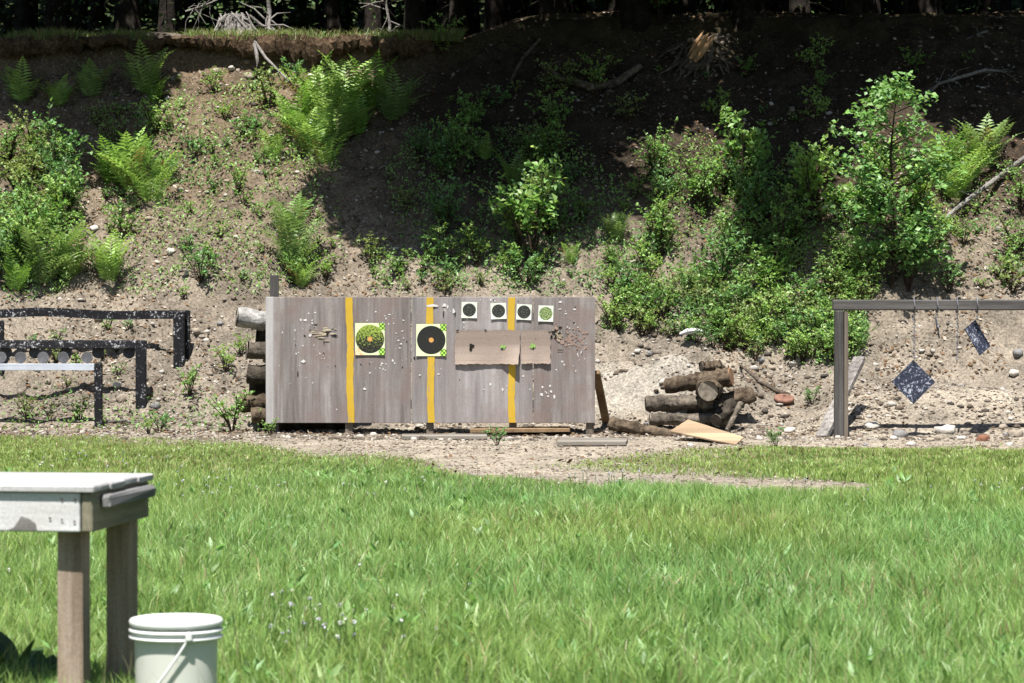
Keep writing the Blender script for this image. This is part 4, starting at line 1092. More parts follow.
for _ in range(46):
    a, b = (random.uniform(845, 1040), random.uniform(424, 448)) if random.random() < .5 else (random.uniform(0, 260), random.uniform(340, 425)) if random.random() < .5 else (random.uniform(140, 330), random.uniform(60, 280))
    stone(a, b, random.uniform(.018, .045), random.choice([WH, TN, TN, GY, (.2, .16, .125)]), 'one of the fist sized stones lying loose on the dirt', 'loose fist sized stones')

# ------------------------------------------------------------------ plywood backstop
BY = 30.0
bs = empty('target_backstop', (X(434, BY), BY, 0), 'long weathered plywood backstop with three yellow stripes on posts', 'backstop')
def W(a, b, y=BY): return (X(a, y), y, Z(b, y))
zt_, zb_ = Z(297, BY), Z(423, BY)
def splat(mb, a, b, r, m, n=9, y=BY, sx=1., sy=1., jag=.5):
    c = W(a, b); k = BY / F; pts_ = []
    for i in range(n):
        an = 2 * PI * i / n; rr = r * random.uniform(1 - jag, 1 + jag * .6)
        pts_.append((c[0] + math.cos(an) * rr * sx * k, y, c[2] + math.sin(an) * rr * sy * k))
    mb.add(pts_, [tuple(range(n))], m)
yf = BY - .011
panels = [(273, 410.8, MPLY), (411.6, 532.8, MPLY2), (533.5, 595, MPLY)]
for i, (a0, a1, mt) in enumerate(panels):
    mb = MB(); mb.box(((X(a0, BY) + X(a1, BY)) / 2, BY, (zt_ + zb_) / 2), (X(a1, BY) - X(a0, BY), .02, zt_ - zb_), bev=.003)
    # bullet scars and splinters on this sheet
    spots = [[(308, 322, 9, 9), (322, 360, 40, 15), (300, 345, 14, 25), (330, 385, 30, 20), (390, 360, 14, 8), (385, 318, 18, 8), (398, 340, 9, 14), (375, 368, 20, 6)],
             [(432, 307, 6, 2), (447, 309, 6, 5), (500, 385, 35, 14), (463, 318, 10, 6), (440, 372, 12, 8), (485, 300, 25, 4), (420, 360, 5, 25)],
             [(570, 365, 12, 7), (560, 310, 14, 8), (580, 350, 9, 12), (545, 392, 8, 6), (575, 320, 14, 8)]][i]
    for (cx_, cy_, sx_, sy_) in spots:
        for _ in range(random.choice((6, 10, 15))):
            a = min(a1 - 3, max(a0 + 3, random.gauss(cx_, sx_ * .6))); b = min(420, max(300, random.gauss(cy_, sy_ * .6)))
            r = random.choice([.35, .45, .55, .7, .9, 1.2]); m = 1 if random.random() < .86 else 2
            splat(mb, a, b, r, m, 7, yf - .002 - random.random() * .0012, random.uniform(.6, 1.5), random.uniform(.7, 1.6), .6)
    if i == 0:
        for k in range(34): splat(mb, 322 + random.gauss(0, 5.5), 333 + random.gauss(0, 3.2), random.uniform(.8, 2.2), random.choice((3, 3, 3, 0, 2)), 9, yf - .002 - .00015 * k, random.uniform(1.2, 2.6), random.uniform(.25, .7), .5)
        splat(mb, 324, 342, 1.0, 2, 7, yf - .0078, .5, 2.4); splat(mb, 298, 374, 1.0, 2, 7, yf - .003, .7, 3.2)
        splat(mb, 303, 361, 2.0, 1, 9, yf - .0045, 1, .9)
    if i == 1:
        splat(mb, 432, 305.5, 2.8, 1, 9, yf - .0078, 2.0, .55, .4); splat(mb, 444, 305, 2.0, 1, 8, yf - .004, 1, 1, .7); splat(mb, 454, 311, 1.8, 1, 8, yf - .004, .8, 1.3, .7)
        splat(mb, 443.5, 315, .9, 2, 7, yf - .0045, .7, 4); splat(mb, 455, 314, 1.0, 2, 7, yf - .0048, .8, 2.4)
    if i == 2:
        for k in range(60): splat(mb, 574 + random.gauss(0, 7), 337 + random.gauss(0, 6), random.uniform(.5, 1.7), 4, 8, yf - .0016 - .00005 * k, 1.1, 1.2, .6)
        for k in range(26): splat(mb, 557 + random.gauss(0, 3.2), 337 + random.gauss(0, 4.5), random.uniform(.6, 1.9), random.choice((3, 3, 4, 2)), 9, yf - .0048 - .0001 * k, 1, 1.2, .6)
        splat(mb, 554, 332, 1.6, 2, 8, yf - .0078, 1.6, .8); splat(mb, 560, 350, 1.5, 2, 8, yf - .0078, 2.2, .5); splat(mb, 560, 332, 1.1, 2, 7, yf - .0078)
    o = mb.build('plywood_panel', [mt, MCHIPW, MHOLE, MSPLIT, MRED], bs)
    if i == 1: o['label'] = 'paler middle plywood sheet'
for (a_, b_) in ((349.5, 0), (430, 0), (511.5, 0)):
    mb = MB(); n_ = 26; vs = []; fs = []
    for k in range(n_ + 1):
        z_ = zt_ - .004 + (zb_ - zt_ + .008) * k / n_; wob = .5 * math.sin(k * .4 + a_) + (k / n_) * (1.2 if a_ < 500 else .4)
        hw = 3.45 + .2 * math.sin(k * 1.7) + random.uniform(-.15, .15)
        for s_ in (-1, 1):
            vs.append((X(a_ + wob + s_ * hw, BY), yf - .0062, z_)); 
        for s_ in (-1, 1):
            vs.append((X(a_ + wob + s_ * hw, BY), yf - .003, z_))
    for k in range(n_):
        o_ = k * 4; fs += [(o_, o_ + 1, o_ + 5, o_ + 4), (o_ + 2, o_, o_ + 4, o_ + 6), (o_ + 1, o_ + 3, o_ + 7, o_ + 5)]
    mb.add(vs, fs); mb.build('yellow_stripe', MYEL, bs)
mb = MB(); mb.box((X(269.8, BY), BY + .004, (zt_ + zb_) / 2 - .004), (.078, .038, zt_ - zb_ + .01), bev=.004); mb.build('edge_board', MEDGE, bs)
mb = MB(); mb.box((X(275, BY) - .012, BY + .075, (Z(275, BY) - .1) / 2), (.085, .04, Z(275, BY) + .1)); mb.build('tall_stake', MGREYP, bs)
for a in (349, 430, 513, 590):
    mb = MB(); mb.box((X(a, BY + .06), BY + .06, .58), (.075, .085, 1.30), jit=.002); mb.build('post', MPOST, bs)
mb = MB(); p0 = Vector((X(596, 30.1), 30.1, Z(372, 30.1))); p1 = Vector((X(608, 30.9), 30.9, .0))
R_ = (p1 - p0).to_track_quat('Z', 'Y').to_matrix(); mb.box((p0 + p1) / 2, (.075, .045, (p1 - p0).length), R_); mb.build('diagonal_brace', MBROWN, bs)
for zz in (.30, 1.15):
    mb = MB(); mb.box(((X(276, BY) + X(594, BY)) / 2, BY + .032, zz), (3.0, .04, .085)); mb.build('back_rail', MPOST, bs)
loc_children(bs)

# paper targets and cardboard
def paper(name, a, b, wpx, hpx, mat, label, group, cat, rot=0, curl=.004):
    k = BY / F; w_, h_ = wpx * k, hpx * k; mb = MB(); n_ = 8; vs = []; fs = []
    for side in (0, 1):
        for j in range(n_ + 1):
            for i in range(n_ + 1):
                u, v = i / n_ - .5, j / n_ - .5
                lift = -.0008 * side - curl * (abs(u * 2) ** 3 * abs(v * 2) ** 2) - curl * .4 * max(0, -v) ** 2
                vs.append((u * w_, lift, v * h_))
        o_ = side * (n_ + 1) ** 2
        for j in range(n_):
            for i in range(n_):
                f_ = (o_ + j * (n_ + 1) + i, o_ + j * (n_ + 1) + i + 1, o_ + (j + 1) * (n_ + 1) + i + 1, o_ + (j + 1) * (n_ + 1) + i)
                fs.append(f_ if side else f_[::-1])
    mb.add(vs, fs); o = mb.build(name, mat, None, True); o.location = (X(a, BY), yf - .0095, Z(b, BY)); o.rotation_euler = (0, rot, 0)
    return tag(o, label, cat, group)
G1, G2 = 'large bullseye targets', 'small bullseye targets'
paper('paper_target', 370, 339, 29.5, 32, m_target('bullseye_flaked', .9, 1, True), 'large bullseye target flaked bright green, beside the left yellow stripe', G1, 'paper target')
paper('paper_target', 431.3, 340, 30, 32, m_target('bullseye_black', .1, 2, True), 'large black bullseye target with orange centre over the middle yellow stripe', G1, 'paper target')
paper('paper_target', 469.3, 310, 15.5, 16, m_target('small_bullseye_a', .1, 3, False), 'small black bullseye on pale paper, leftmost of the top row of four', G2, 'paper target', .02)
paper('paper_target', 498.5, 311, 15.5, 16, m_target('small_bullseye_b', .1, 4, False), 'small black bullseye left of the right yellow stripe in the top row', G2, 'paper target', -.04)
paper('paper_target', 524, 312, 15, 15.5, m_target('small_bullseye_c', .15, 5, False), 'small black bullseye right of the right yellow stripe in the top row', G2, 'paper target', .05)
paper('paper_target', 545.8, 313.5, 15, 16, m_target('small_bullseye_d', .9, 6, False), 'small bullseye flaked bright green at the right end of the top row', G2, 'paper target', .03)

def cardboard(a0, a1, b0, b1, label, holes, curlcorner):
    mb = MB(); nx_, nz_ = 24, 12; vs = []; fs = []; ca, cb = (a0 + a1) / 2, (b0 + b1) / 2; k = BY / F
    for side in (0, 1):
        for j in range(nz_ + 1):
            for i in range(nx_ + 1):
                u, v = i / nx_, j / nz_
                ed = (.35 * math.sin(i * 2.1 + j) + .3 * math.sin(i * .63) if j in (0, nz_) else 0)
                ex = .3 * math.sin(j * 1.9) if i in (0, nx_) else 0
                lift = -.0045 - .010 * (max(0, .35 - v) / .35) ** 2 * (.6 + .4 * math.sin(u * 9)) - .004 * math.sin(u * 5) ** 2
                if curlcorner: lift -= .05 * max(0, u - .72) / .28 * max(0, .55 - v) / .55
                vs.append(((a0 + (a1 - a0) * u + ex - ca) * k + (-.02 * max(0, u - .8) * max(0, .5 - v) * 10 if curlcorner else 0), lift + (.004 if side == 0 else 0), ((b1 - (b1 - b0) * v + ed - cb)) * -k))
        o_ = side * (nx_ + 1) * (nz_ + 1)
        for j in range(nz_):
            for i in range(nx_):
                f_ = (o_ + j * (nx_ + 1) + i, o_ + j * (nx_ + 1) + i + 1, o_ + (j + 1) * (nx_ + 1) + i + 1, o_ + (j + 1) * (nx_ + 1) + i); fs.append(f_ if side else f_[::-1])
    mb.add(vs, fs)
    for (a, b, r, m, n_) in holes:
        for q_ in range(n_):
            c = ((a + random.gauss(0, r * .5) - ca) * k, -.0125 - .0003 * q_ - (.012 if b > cb + 8 else 0), -(b + random.gauss(0, r * .5) - cb) * k); pts_ = []
            for t_ in range(8):
                an = 2 * PI * t_ / 8; rr = r * random.uniform(.3, .75) * k; pts_.append((c[0] + math.cos(an) * rr, c[1], c[2] + math.sin(an) * rr))
            mb.add(pts_, [tuple(range(8))], m)
    o = mb.build('cardboard_sheet', [MCARD, MHOLE, MNEON, MCHIPW]); o.location = (X(ca, BY), yf - .011, Z(cb, BY))
    return tag(o, label, 'cardboard', 'cardboard sheets on the backstop')
cardboard(455, 520, 330, 364, 'wide tan cardboard sheet with a curling corner, on the backstop', [(472, 346, 3.0, 1, 5), (472, 347, 1.6, 3, 1), (502.5, 346.5, 2.6, 2, 5), (502.5, 346.5, 1.6, 1, 2), (486, 330.5, 1.3, 1, 2), (458, 331, 1.4, 1, 2)], True)
cardboard(521, 550.5, 330, 363.5, 'narrow tan cardboard sheet beside the wide one, on the backstop', [(533, 347, 2.8, 2, 5), (532.5, 348.5, 1.6, 1, 3), (536, 338.5, .9, 1, 1), (549, 332, 1.6, 1, 2)], False)

# ------------------------------------------------------------------ logs
def log(p0, p1, r, kind, label, group, end='grey', rough=.05, taper=.95):
    p0, p1 = Vector(p0), Vector(p1); c = (p0 + p1) / 2
    o = empty('log', c, label, 'log', group)
    mb = MB(); n_ = 16; ln = (p1 - p0).length
    ax = (p1 - p0).normalized(); sd = ax.cross(Vector((0, 0, 1))).normalized(); upv = sd.cross(ax)
    pts_ = [p0.lerp(p1, i / n_) + (sd * random.uniform(-.13, .13) + upv * random.uniform(-.10, .10)) * r * (0 if i in (0, n_) else 1) - c for i in range(n_ + 1)]
    rr = [r * (1 + (taper - 1) * i / n_) * (random.uniform(.93, 1.06) + (.12 if random.random() < .12 else 0)) for i in range(n_ + 1)]
    mb.tube(pts_, rr, 20, cap=False, rough=rough * 1.7)
    b = mb.build('bark', MLOGS[kind], o, True)
    for sgn, pe, re in ((-1, pts_[0], rr[0]), (1, pts_[-1], rr[-1])):
        mb = MB(); mb.tube([pe - ax * .004 * -sgn * -1, pe + ax * .006 * sgn], [re * .95, re * .90], 18, rough=.03)
        mb.build('cut_end', MEND[end], o)
    return o
GA, GB = 'logs stacked behind the backstop', 'logs heaped beside the backstop'
def LY(a, b, y): return Vector((X(a, y), y, Z(b, y)))
for (a0, b0, a1, b1, y, y2, r, k, e, lab) in (
    (237, 317, 360, 335, 30.42, 30.55, .098, 'pale', 'grey', 'white birch log topmost in the stack behind the backstop'),
    (247, 350, 330, 352, 30.40, 30.5, .088, 'grey', 'grey', 'grey peeled log below the birch log behind the backstop'),
    (257, 336, 350, 342, 30.66, 30.66, .11, 'dark', 'dark', 'dark log tucked behind the grey peeled log'),
    (248, 374, 350, 376, 30.42, 30.5, .095, 'dark', 'dark', 'round dark log in the middle of the stack behind the backstop'),
    (250, 384, 350, 386, 30.66, 30.7, .12, 'dark', 'dark', 'dark thick log low in the stack behind the backstop'),
    (238, 404, 340, 398, 30.40, 30.55, .088, 'brown', 'grey', 'brown log at the bottom left of the stack behind the backstop'),
    (252, 416, 340, 414, 30.24, 30.3, .075, 'brown', 'dark', 'flat brown log on the ground under the backstop stack'),
    (262, 424, 345, 422, 30.62, 30.6, .10, 'dark', 'dark', 'dark log resting on the ground beneath the backstop stack'),
):
    log(LY(a0, b0, y), LY(a1, b1, y2), r, k, lab, GA, e)
for (a0, b0, a1, b1, y, y2, r, r2, k, e, lab) in (
    (666, 386, 731, 377, 30.75, 30.55, .072, 1.35, 'brown', 'orange', 'log with an orange cut end at the top of the log heap'),
    (708.5, 391, 709, 386, 30.16, 30.85, .108, .95, 'brown', 'grey', 'log whose round grey cut end faces out of the log heap'),
    (646, 404, 712, 402, 30.45, 30.5, .072, 1.1, 'grey', 'dark', 'grey brown log in the middle of the log heap'),
    (706, 407, 752, 394, 30.62, 30.78, .088, .9, 'brown', 'dark', 'dark ended log at the right side of the log heap'),
    (650, 419, 726, 420, 30.35, 30.42, .06, 1, 'grey', 'grey', 'pale grey log under the log heap'),
    (716, 420, 732, 406, 30.24, 30.5, .065, 1.1, 'dark', 'dark', 'short dark stub at the lower right of the log heap'),
    (694, 414, 716, 416, 30.6, 30.6, .13, 1, 'dark', 'dark', 'dark log in the shadow beneath the round cut end'),
    (612, 424, 678, 437, 30.25, 29.75, .062, .9, 'brown', 'dark', 'long half buried log between the backstop and the leaning board'),
    (702, 367, 721, 366, 31.0, 31.05, .055, .9, 'brown', 'dark', 'short knotty chunk of log above the log heap'),
    (741, 404, 727, 430, 30.4, 30.1, .03, .7, 'grey', 'grey', 'thin grey root leaning against the right of the heap'),
):
    log(LY(a0, b0, y), LY(a1, b1, y2), r, k, lab, GB, e, .09, r2)

# boards lying about
def board(pts_, th, mat, name, label, cat):
    """a sawn board from its four top corners"""
    P_ = [Vector(p) for p in pts_]; nrm = (P_[1] - P_[0]).cross(P_[3] - P_[0]).normalized()
    if nrm.z < 0: nrm = -nrm
    c = sum(P_, Vector()) / 4; mb = MB(); k = 6; top = []; 
    def g(u, v): return P_[0].lerp(P_[1], u).lerp(P_[3].lerp(P_[2], u), v) - c
    vs = []; 
    for lay in (0, 1):
        for j in range(k + 1):
            for i in range(k + 1): vs.append(g(i / k, j / k) + nrm * (random.uniform(-.002, .002) - th * lay))
    fs = []; o1 = (k + 1) ** 2; ix = lambda i, j, l: l * o1 + j * (k + 1) + i
    for j in range(k):
        for i in range(k):
            fs.append((ix(i, j, 0), ix(i + 1, j, 0), ix(i + 1, j + 1, 0), ix(i, j + 1, 0))); fs.append((ix(i, j, 1), ix(i, j + 1, 1), ix(i + 1, j + 1, 1), ix(i + 1, j, 1)))
    for i in range(k):
        fs += [(ix(i, 0, 0), ix(i, 0, 1), ix(i + 1, 0, 1), ix(i + 1, 0, 0)), (ix(i, k, 0), ix(i + 1, k, 0), ix(i + 1, k, 1), ix(i, k, 1)), (ix(0, i, 0), ix(0, i + 1, 0), ix(0, i + 1, 1), ix(0, i, 1)), (ix(k, i, 0), ix(k, i, 1), ix(k, i + 1, 1), ix(k, i + 1, 0))]
    mb.add(vs, fs); o = mb.build(name, mat); o.location = c
    return tag(o, label, cat)
y1 = 29.55
board([LY(670, 431, 28.9), LY(736, 444.5, 28.16), LY(744, 437, 28.6), LY(688, 419.5, 29.3)], .014, MBOARD, 'loose_board', 'pale orange board leaning low in front of the log heap', 'board')
fz = lambda a, b, up_: flat(a, b) + Vector((0, 0, up_))
board([fz(557, 446, .035), fz(626, 446, .035), fz(628, 442, .035), fz(560, 441, .035)], .03, MDRYB, 'loose_board', 'grey board lying flat on the sand under the right end of the backstop', 'board')
board([fz(402, 439.5, .03), fz(487, 439.5, .03), fz(487, 437, .03), fz(402, 437, .03)], .025, MDRYB, 'loose_board', 'long thin grey board lying under the middle of the backstop', 'board')
board([fz(470, 437, .07), fz(570, 436, .07), fz(568, 433.5, .07), fz(475, 434.5, .07)], .03, MBROWN, 'loose_board', 'dark brown board lying in the shadow below the backstop', 'board')
p = at(690, 342) + Vector((0, -.06, .05))
mb = MB(); mb.tube([Vector((-.11, 0, .02)), Vector((-.03, -.02, .05)), Vector((.04, 0, .06)), Vector((.125, .02, .05))], [.012, .038, .036, .014], 7, rough=.25)
o = mb.build('wood_fragment', MCHIPW); o.location = p; tag(o, 'pale splintered wood fragment on the top of the bare mound', 'wood fragment')
p = at(784, 402)
o = empty('rusty_disc', p, 'rusty round iron disc lying on the dirt right of the logs', 'disc'); o.rotation_euler = (.33, .05, 0)
mb = MB(); mb.lathe([(.0001, .030), (.03, .030), (.036, .018), (.085, .020), (.098, .016), (.105, 0), (.098, -.02), (.0001, -.02)], 28, (0, 0, .03)); mb.build('plate', MRUST, o, True)
mb = MB(); mb.lathe([(.0001, .046), (.012, .046), (.015, .04), (.015, .026)], 14, (0, 0, .03)); mb.build('hub', MRUST, o, True)

# ------------------------------------------------------------------ black target rails (left)
def rail(name, y, x_right, x_left, ytop, hpx, base_py, postw, label, mats, extra_left=None):
    o = empty(name, (x_right, y, float(ground_z(x_right, y))), label, 'target rail', 'black steel target rails')
    return o
GR = 'target rails on the left'
yA = 32.0; xr = X(182, yA); xl = X(1, yA)
ra = empty('target_rail', (xr, yA, float(ground_z(xr, yA))), 'tallest chipped black target rail at the back with a double post', 'target rail', GR)
mb = MB()
zA = Z(316, yA); L_ = -6.6
nseg = 14
for k in range(nseg):                                    # a slightly sagging steel channel of one mesh
    pass
pts_ = [Vector((L_ + (xr + .04 - L_) * i / 18, yA, zA + .012 * math.sin(i * .8) + (.03 * math.sin(PI * i / 18)) )) for i in range(19)]
vs = []; fs = []
for p in pts_:
    vs += [(p.x, yA - .045, p.z - .045), (p.x, yA - .045, p.z + .045), (p.x, yA + .045, p.z + .045), (p.x, yA + .045, p.z - .045)]
for i in range(18):
    for k in range(4): fs.append((i * 4 + k, i * 4 + (k + 1) % 4, i * 4 + 4 + (k + 1) % 4, i * 4 + 4 + k))
fs += [(0, 3, 2, 1), (72, 73, 74, 75)]
mb.add(vs, fs); mb.build('beam', MBLACK, ra)
for (xx, yy, wd_, top) in ((X(180, yA), yA - .10, .115, zA + .05), (X(187.5, yA + .12), yA + .07, .06, zA + .06), (xl, yA - .09, .09, zA - .045), (-6.5, yA, .1, zA - .045)):
    b_ = float(ground_z(xx, yy)) - .15; mb = MB(); mb.box((xx, yy, (b_ + top) / 2), (wd_, .085, top - b_), jit=.002); mb.build('post', MBLACK, ra)
loc_children(ra)
yB = 31.3; xr = X(142, yB); zB = Z(344.5, yB)
rb = empty('target_rail', (xr, yB, float(ground_z(xr, yB))), 'middle chipped black target rail with hanging discs', 'target rail', GR)
mb = MB(); mb.box(((xr + .05 - 6.4) / 2, yB, zB), (xr + .05 + 6.4, .07, .085), jit=.004); mb.build('beam', MBLACK, rb)
for xx in (xr, -6.3):
    b_ = float(ground_z(xx, yB)) - .15; mb = MB(); mb.box((xx, yB - .08, (b_ + zB + .045) / 2), (.105, .08, zB + .045 - b_), jit=.002); mb.build('post', MBLACK, rb)
loc_children(rb)
yC = 30.7; xr = X(98.5, yC); zC = Z(367, yC)
rc = empty('target_rail', (xr, yC, float(ground_z(xr, yC))), 'lowest front target rail with a pale painted top and a black leg', 'target rail', GR)
mb = MB(); mb.box(((xr - .035 - 6.2) / 2, yC, zC), (xr - .035 + 6.2, .10, .07), jit=.003); o_ = mb.build('beam', MCBEAM, rc)
for xx in (xr, -6.1):
    b_ = float(ground_z(xx, yC)) - .15; mb = MB(); mb.box((xx, yC - .01, (b_ + zC + .04) / 2), (.075, .085, zC + .04 - b_), jit=.002); mb.build('leg', MBLACK, rc)
loc_children(rc)
ORD = ['leftmost', 'second from the left', 'third from the left', 'fourth from the left', 'rightmost']
def disc(a, b, y, r, mat, label, group, strap, tilt):
    o = empty('steel_disc', (X(a, y), y, Z(b, y)), label, 'steel disc', group); o.rotation_euler = (tilt, 0, random.uniform(-.3, .3))
    mb = MB(); n_ = 20
    prof = [(.0001, -.006), (r * .96, -.006), (r, -.004), (r, .004), (r * .96, .006), (.0001, .006)]
    for (rr, yy) in prof:
        pass
    vs = []; fs = []
    for (rr, yy) in prof:
        for k in range(n_): vs.append((rr * math.cos(2 * PI * k / n_), yy, rr * math.sin(2 * PI * k / n_)))
    for i in range(len(prof) - 1):
        for k in range(n_): j = (k + 1) % n_; fs.append((i * n_ + k, i * n_ + j, (i + 1) * n_ + j, (i + 1) * n_ + k))
    mb.add(vs, fs); mb.build('plate', mat, o)
    mb = MB(); mb.box((0, .006, strap[0]), (.022, .006, strap[1])); mb.build('strap', MBLACK, o)
    return o
for i, a in enumerate((6, 34.5, 66, 98, 129)):
    disc(a, 352.5, yB + .02, .062, MDISC, 'dark steel disc hanging under the middle black rail, ' + ORD[i] + ' of five', 'dark discs hanging from the middle rail', (.05, .10), random.uniform(-.15, .15))
for i, a in enumerate((1, 20.5, 43, 63, 87)):
    disc(a, 357.5, yC + .015, .057, MDISCL, 'pale steel disc standing on the front rail, ' + ORD[i] + ' of five', 'pale discs standing on the front rail', (-.05, .06), random.uniform(-.12, .12))

# ------------------------------------------------------------------ weathered gong stand (right)
yG = 29.4; xp = X(838.8, yG); zG = Z(305, yG)
gs_ = empty('gong_stand', (xp, yG, 0), 'weathered grey timber stand with a long beam for hanging steel plates', 'target stand')
mb = MB(); mb.box(((xp + 6.35) / 2 - .03, yG, zG), (6.35 - xp + .06, .09, .098), jit=.003); mb.build('beam', MGREYB, gs_)
for xx in (xp, 6.3):
    mb = MB(); mb.box((xx, yG - .004, (zG + .05 - .2) / 2), (.086, .088, zG + .05 + .2 - .1 + .1), jit=.002) if False else mb.box((xx, yG, (zG - .052 - .15) / 2), (.088, .088, zG - .052 + .15), jit=.002); mb.build('post', MGREYP, gs_)
mb = MB(); mb.box((xp + .068, yG + .006, (zG - .055 - .15) / 2), (.038, .08, zG - .055 + .15), jit=.002); o_ = mb.build('post', MPOST, gs_); o_['label'] = 'brown inner board of the post'
mb = MB(); p0 = Vector((X(860, 30.2), 30.2, Z(358, 30.2))); p1 = Vector((X(822, 29.55), 29.55, .0))
R_ = (p1 - p0).to_track_quat('Z', 'X').to_matrix(); mb.box((p0 + p1) / 2, (.05, .12, (p1 - p0).length), R_, jit=.002); mb.build('brace', MPALE, gs_)
loc_children(gs_)
def chain_mb(a, b0, b1, y, mb, wrap=True, link_=.036):
    z0, z1 = Z(b0, y), Z(b1, y); n_ = max(2, int((z0 - z1) / (link_ * .8))); x0 = X(a, y)
    for i in range(n_):
        zc_ = z0 - (z0 - z1) * (i + .5) / n_; m_ = 10; pts_ = []
        for k in range(m_ + 1):
            an = 2 * PI * k / m_; u, v = math.cos(an) * .011, math.sin(an) * link_ * .5
            pts_.append(Vector((x0 + (u if i % 2 else u * .25), y + (u * .25 if i % 2 else u), zc_ + v)))
        mb.tube(pts_, [.0045] * (m_ + 1), 5, cap=False)
    if wrap:
        for zz, yy0, yy1 in ((zG + .055, y, yG + .055), ):
            pass
        ring = [Vector((x0 + .004 * math.sin(k), yG + math.cos(k * PI / 6) * .07, zG + math.sin(k * PI / 6) * .075)) for k in range(13)]
        mb.tube(ring, [.006] * 13, 5, cap=False)
def plate_mesh(c, u, v, th):
    u, v = Vector(u), Vector(v); nrm = u.cross(v).normalized(); mb = MB(); n_ = 10; c = Vector(c); vs = []; fs = []
    for lay in (-1, 1):
        for j in range(n_ + 1):
            for i in range(n_ + 1):
                vs.append(c + u * (i / n_ - .5) + v * (j / n_ - .5) + nrm * (th / 2 * lay + random.uniform(-.0016, .0016)))
    o1 = (n_ + 1) ** 2; ix = lambda i, j, l: l * o1 + j * (n_ + 1) + i
    for j in range(n_):
        for i in range(n_):
            fs.append((ix(i, j, 1), ix(i + 1, j, 1), ix(i + 1, j + 1, 1), ix(i, j + 1, 1))); fs.append((ix(i, j, 0), ix(i, j + 1, 0), ix(i + 1, j + 1, 0), ix(i + 1, j, 0)))
    for i in range(n_):
        fs += [(ix(i, 0, 0), ix(i + 1, 0, 0), ix(i + 1, 0, 1), ix(i, 0, 1)), (ix(i, n_, 0), ix(i, n_, 1), ix(i + 1, n_, 1), ix(i + 1, n_, 0)), (ix(0, i, 0), ix(0, i, 1), ix(0, i + 1, 1), ix(0, i + 1, 0)), (ix(n_, i, 0), ix(n_, i + 1, 0), ix(n_, i + 1, 1), ix(n_, i, 1))]
    mb.add(vs, fs); return mb
yp = yG - .01; k_ = yG / F
def gong(cpx, u, v, chain, label, wire=False):
    c = (X(cpx[0], yp), yp, Z(cpx[1], yp))
    o = empty('steel_gong', c, label, 'steel gong', 'steel plates hanging from the weathered beam')
    plate_mesh(c, u, v, .010).build('plate', MSTEEL, o)
    mb = MB(); chain_mb(chain[0], chain[1], chain[2], yp, mb, not wire); mb.build('chain', MCHAIN, o, True)
    loc_children(o); return o
h = 22 * k_
gong((913.5, 382), (h, -.02, -h), (h, .02, h), (914, 309, 361), 'square blue black steel gong hung as a diamond on a chain')
gong((977.5, 337.7), (15.3 * k_, 0, -26.4 * k_), (14.3 * k_, .243, 8.5 * k_), (977, 309, 320), 'tilted steel plate half in shadow at the right of the beam')
gong((937.5, 327.5), (.05 * .5, .10, -.105), (.012, -.10, -.105), (937, 309, 318), 'small steel plate hanging edge on between the two chains')
o = empty('hanging_chain', (X(957, yp), yp, Z(310, yp)), 'bare grey chain hanging from the beam with no plate', 'chain')
mb = MB(); chain_mb(957, 309, 362, yp, mb); mb.build('links', MCHAIN, o, True); loc_children(o)

# ------------------------------------------------------------------ shooting bench (lower left)
ang = math.radians(-9)
be = empty('shooting_bench', (-1.365, 10.06, 0), 'sun bleached wooden shooting bench at the lower left', 'bench', None, ang)
top = .779
def bpart(name, mat, c, d, jit=.0015, bev=0.004, rot=None):
    mb = MB(); mb.box(c, d, rot, 0, jit, bev); return mb.build(name, mat, be)
for i, (w0, w1) in enumerate(((-.014, .168), (.171, .338), (.341, .508), (.511, .69))):
    bpart('top_plank', MTOP, (-.90 + .006 * (i % 2), (w0 + w1) / 2, top - .011 - .001 * (i % 2)), (1.81, w1 - w0, .022))
MKNOT = m_wood('bench_knot', (.10, .09, .085), (.19, .18, .17), (.28, .27, .26), 'X', 2.0, .85)
MNAIL = NT('rusted_nail').fin((.10, .08, .07), .7, .3)
mb = MB(); mb.box((-.935, .019, top - .022 - .0655), (1.78, .038, .128), None, 0, .0015, .004)
def flake(cx_, cz_, rx, rz_, m, n=11, jag=.25, zmin=None, off=.0012):
    pts_ = []
    for i in range(n):
        an = 2 * PI * i / n; q_ = random.uniform(1 - jag, 1 + jag); z_ = cz_ + math.sin(an) * rz_ * q_
        pts_.append((cx_ + math.cos(an) * rx * q_, -.0015 - off, max(z_, zmin) if zmin else z_))
    mb.add(pts_, [tuple(range(n))], m)
flake(-.235, top - .146, .045, .036, 1, zmin=top - .148)
for nx_, nz_ in ((-.105, .046), (-.06, .046), (-.105, .112), (-.062, .118), (-.145, .108)): flake(nx_, top - nz_, .0045, .0042, 2, 8, .15, None, .0016)
mb.build('front_apron', [MBENCH, MKNOT, MNAIL], be)
bpart('back_apron', MBENCH, (-.935, .655, top - .022 - .0655), (1.78, .038, .128))
o_ = bpart('end_apron', MBEND, (-.0215, .337, top - .022 - .0655), (.038, .674, .126)); o_['label'] = 'end board with its shade put into a dark greenish colour'
for lx, ly in ((-.098, .105), (-.066, .56), (-1.75, .105), (-1.75, .56)):
    bpart('leg', MBLEG, (lx, ly, (top - .024) / 2 - .03), (.088, .089, top - .024 + .06))
bpart('side_block', MBLK, (.017, .36, top - .058), (.032, .55, .040), .003, .006)

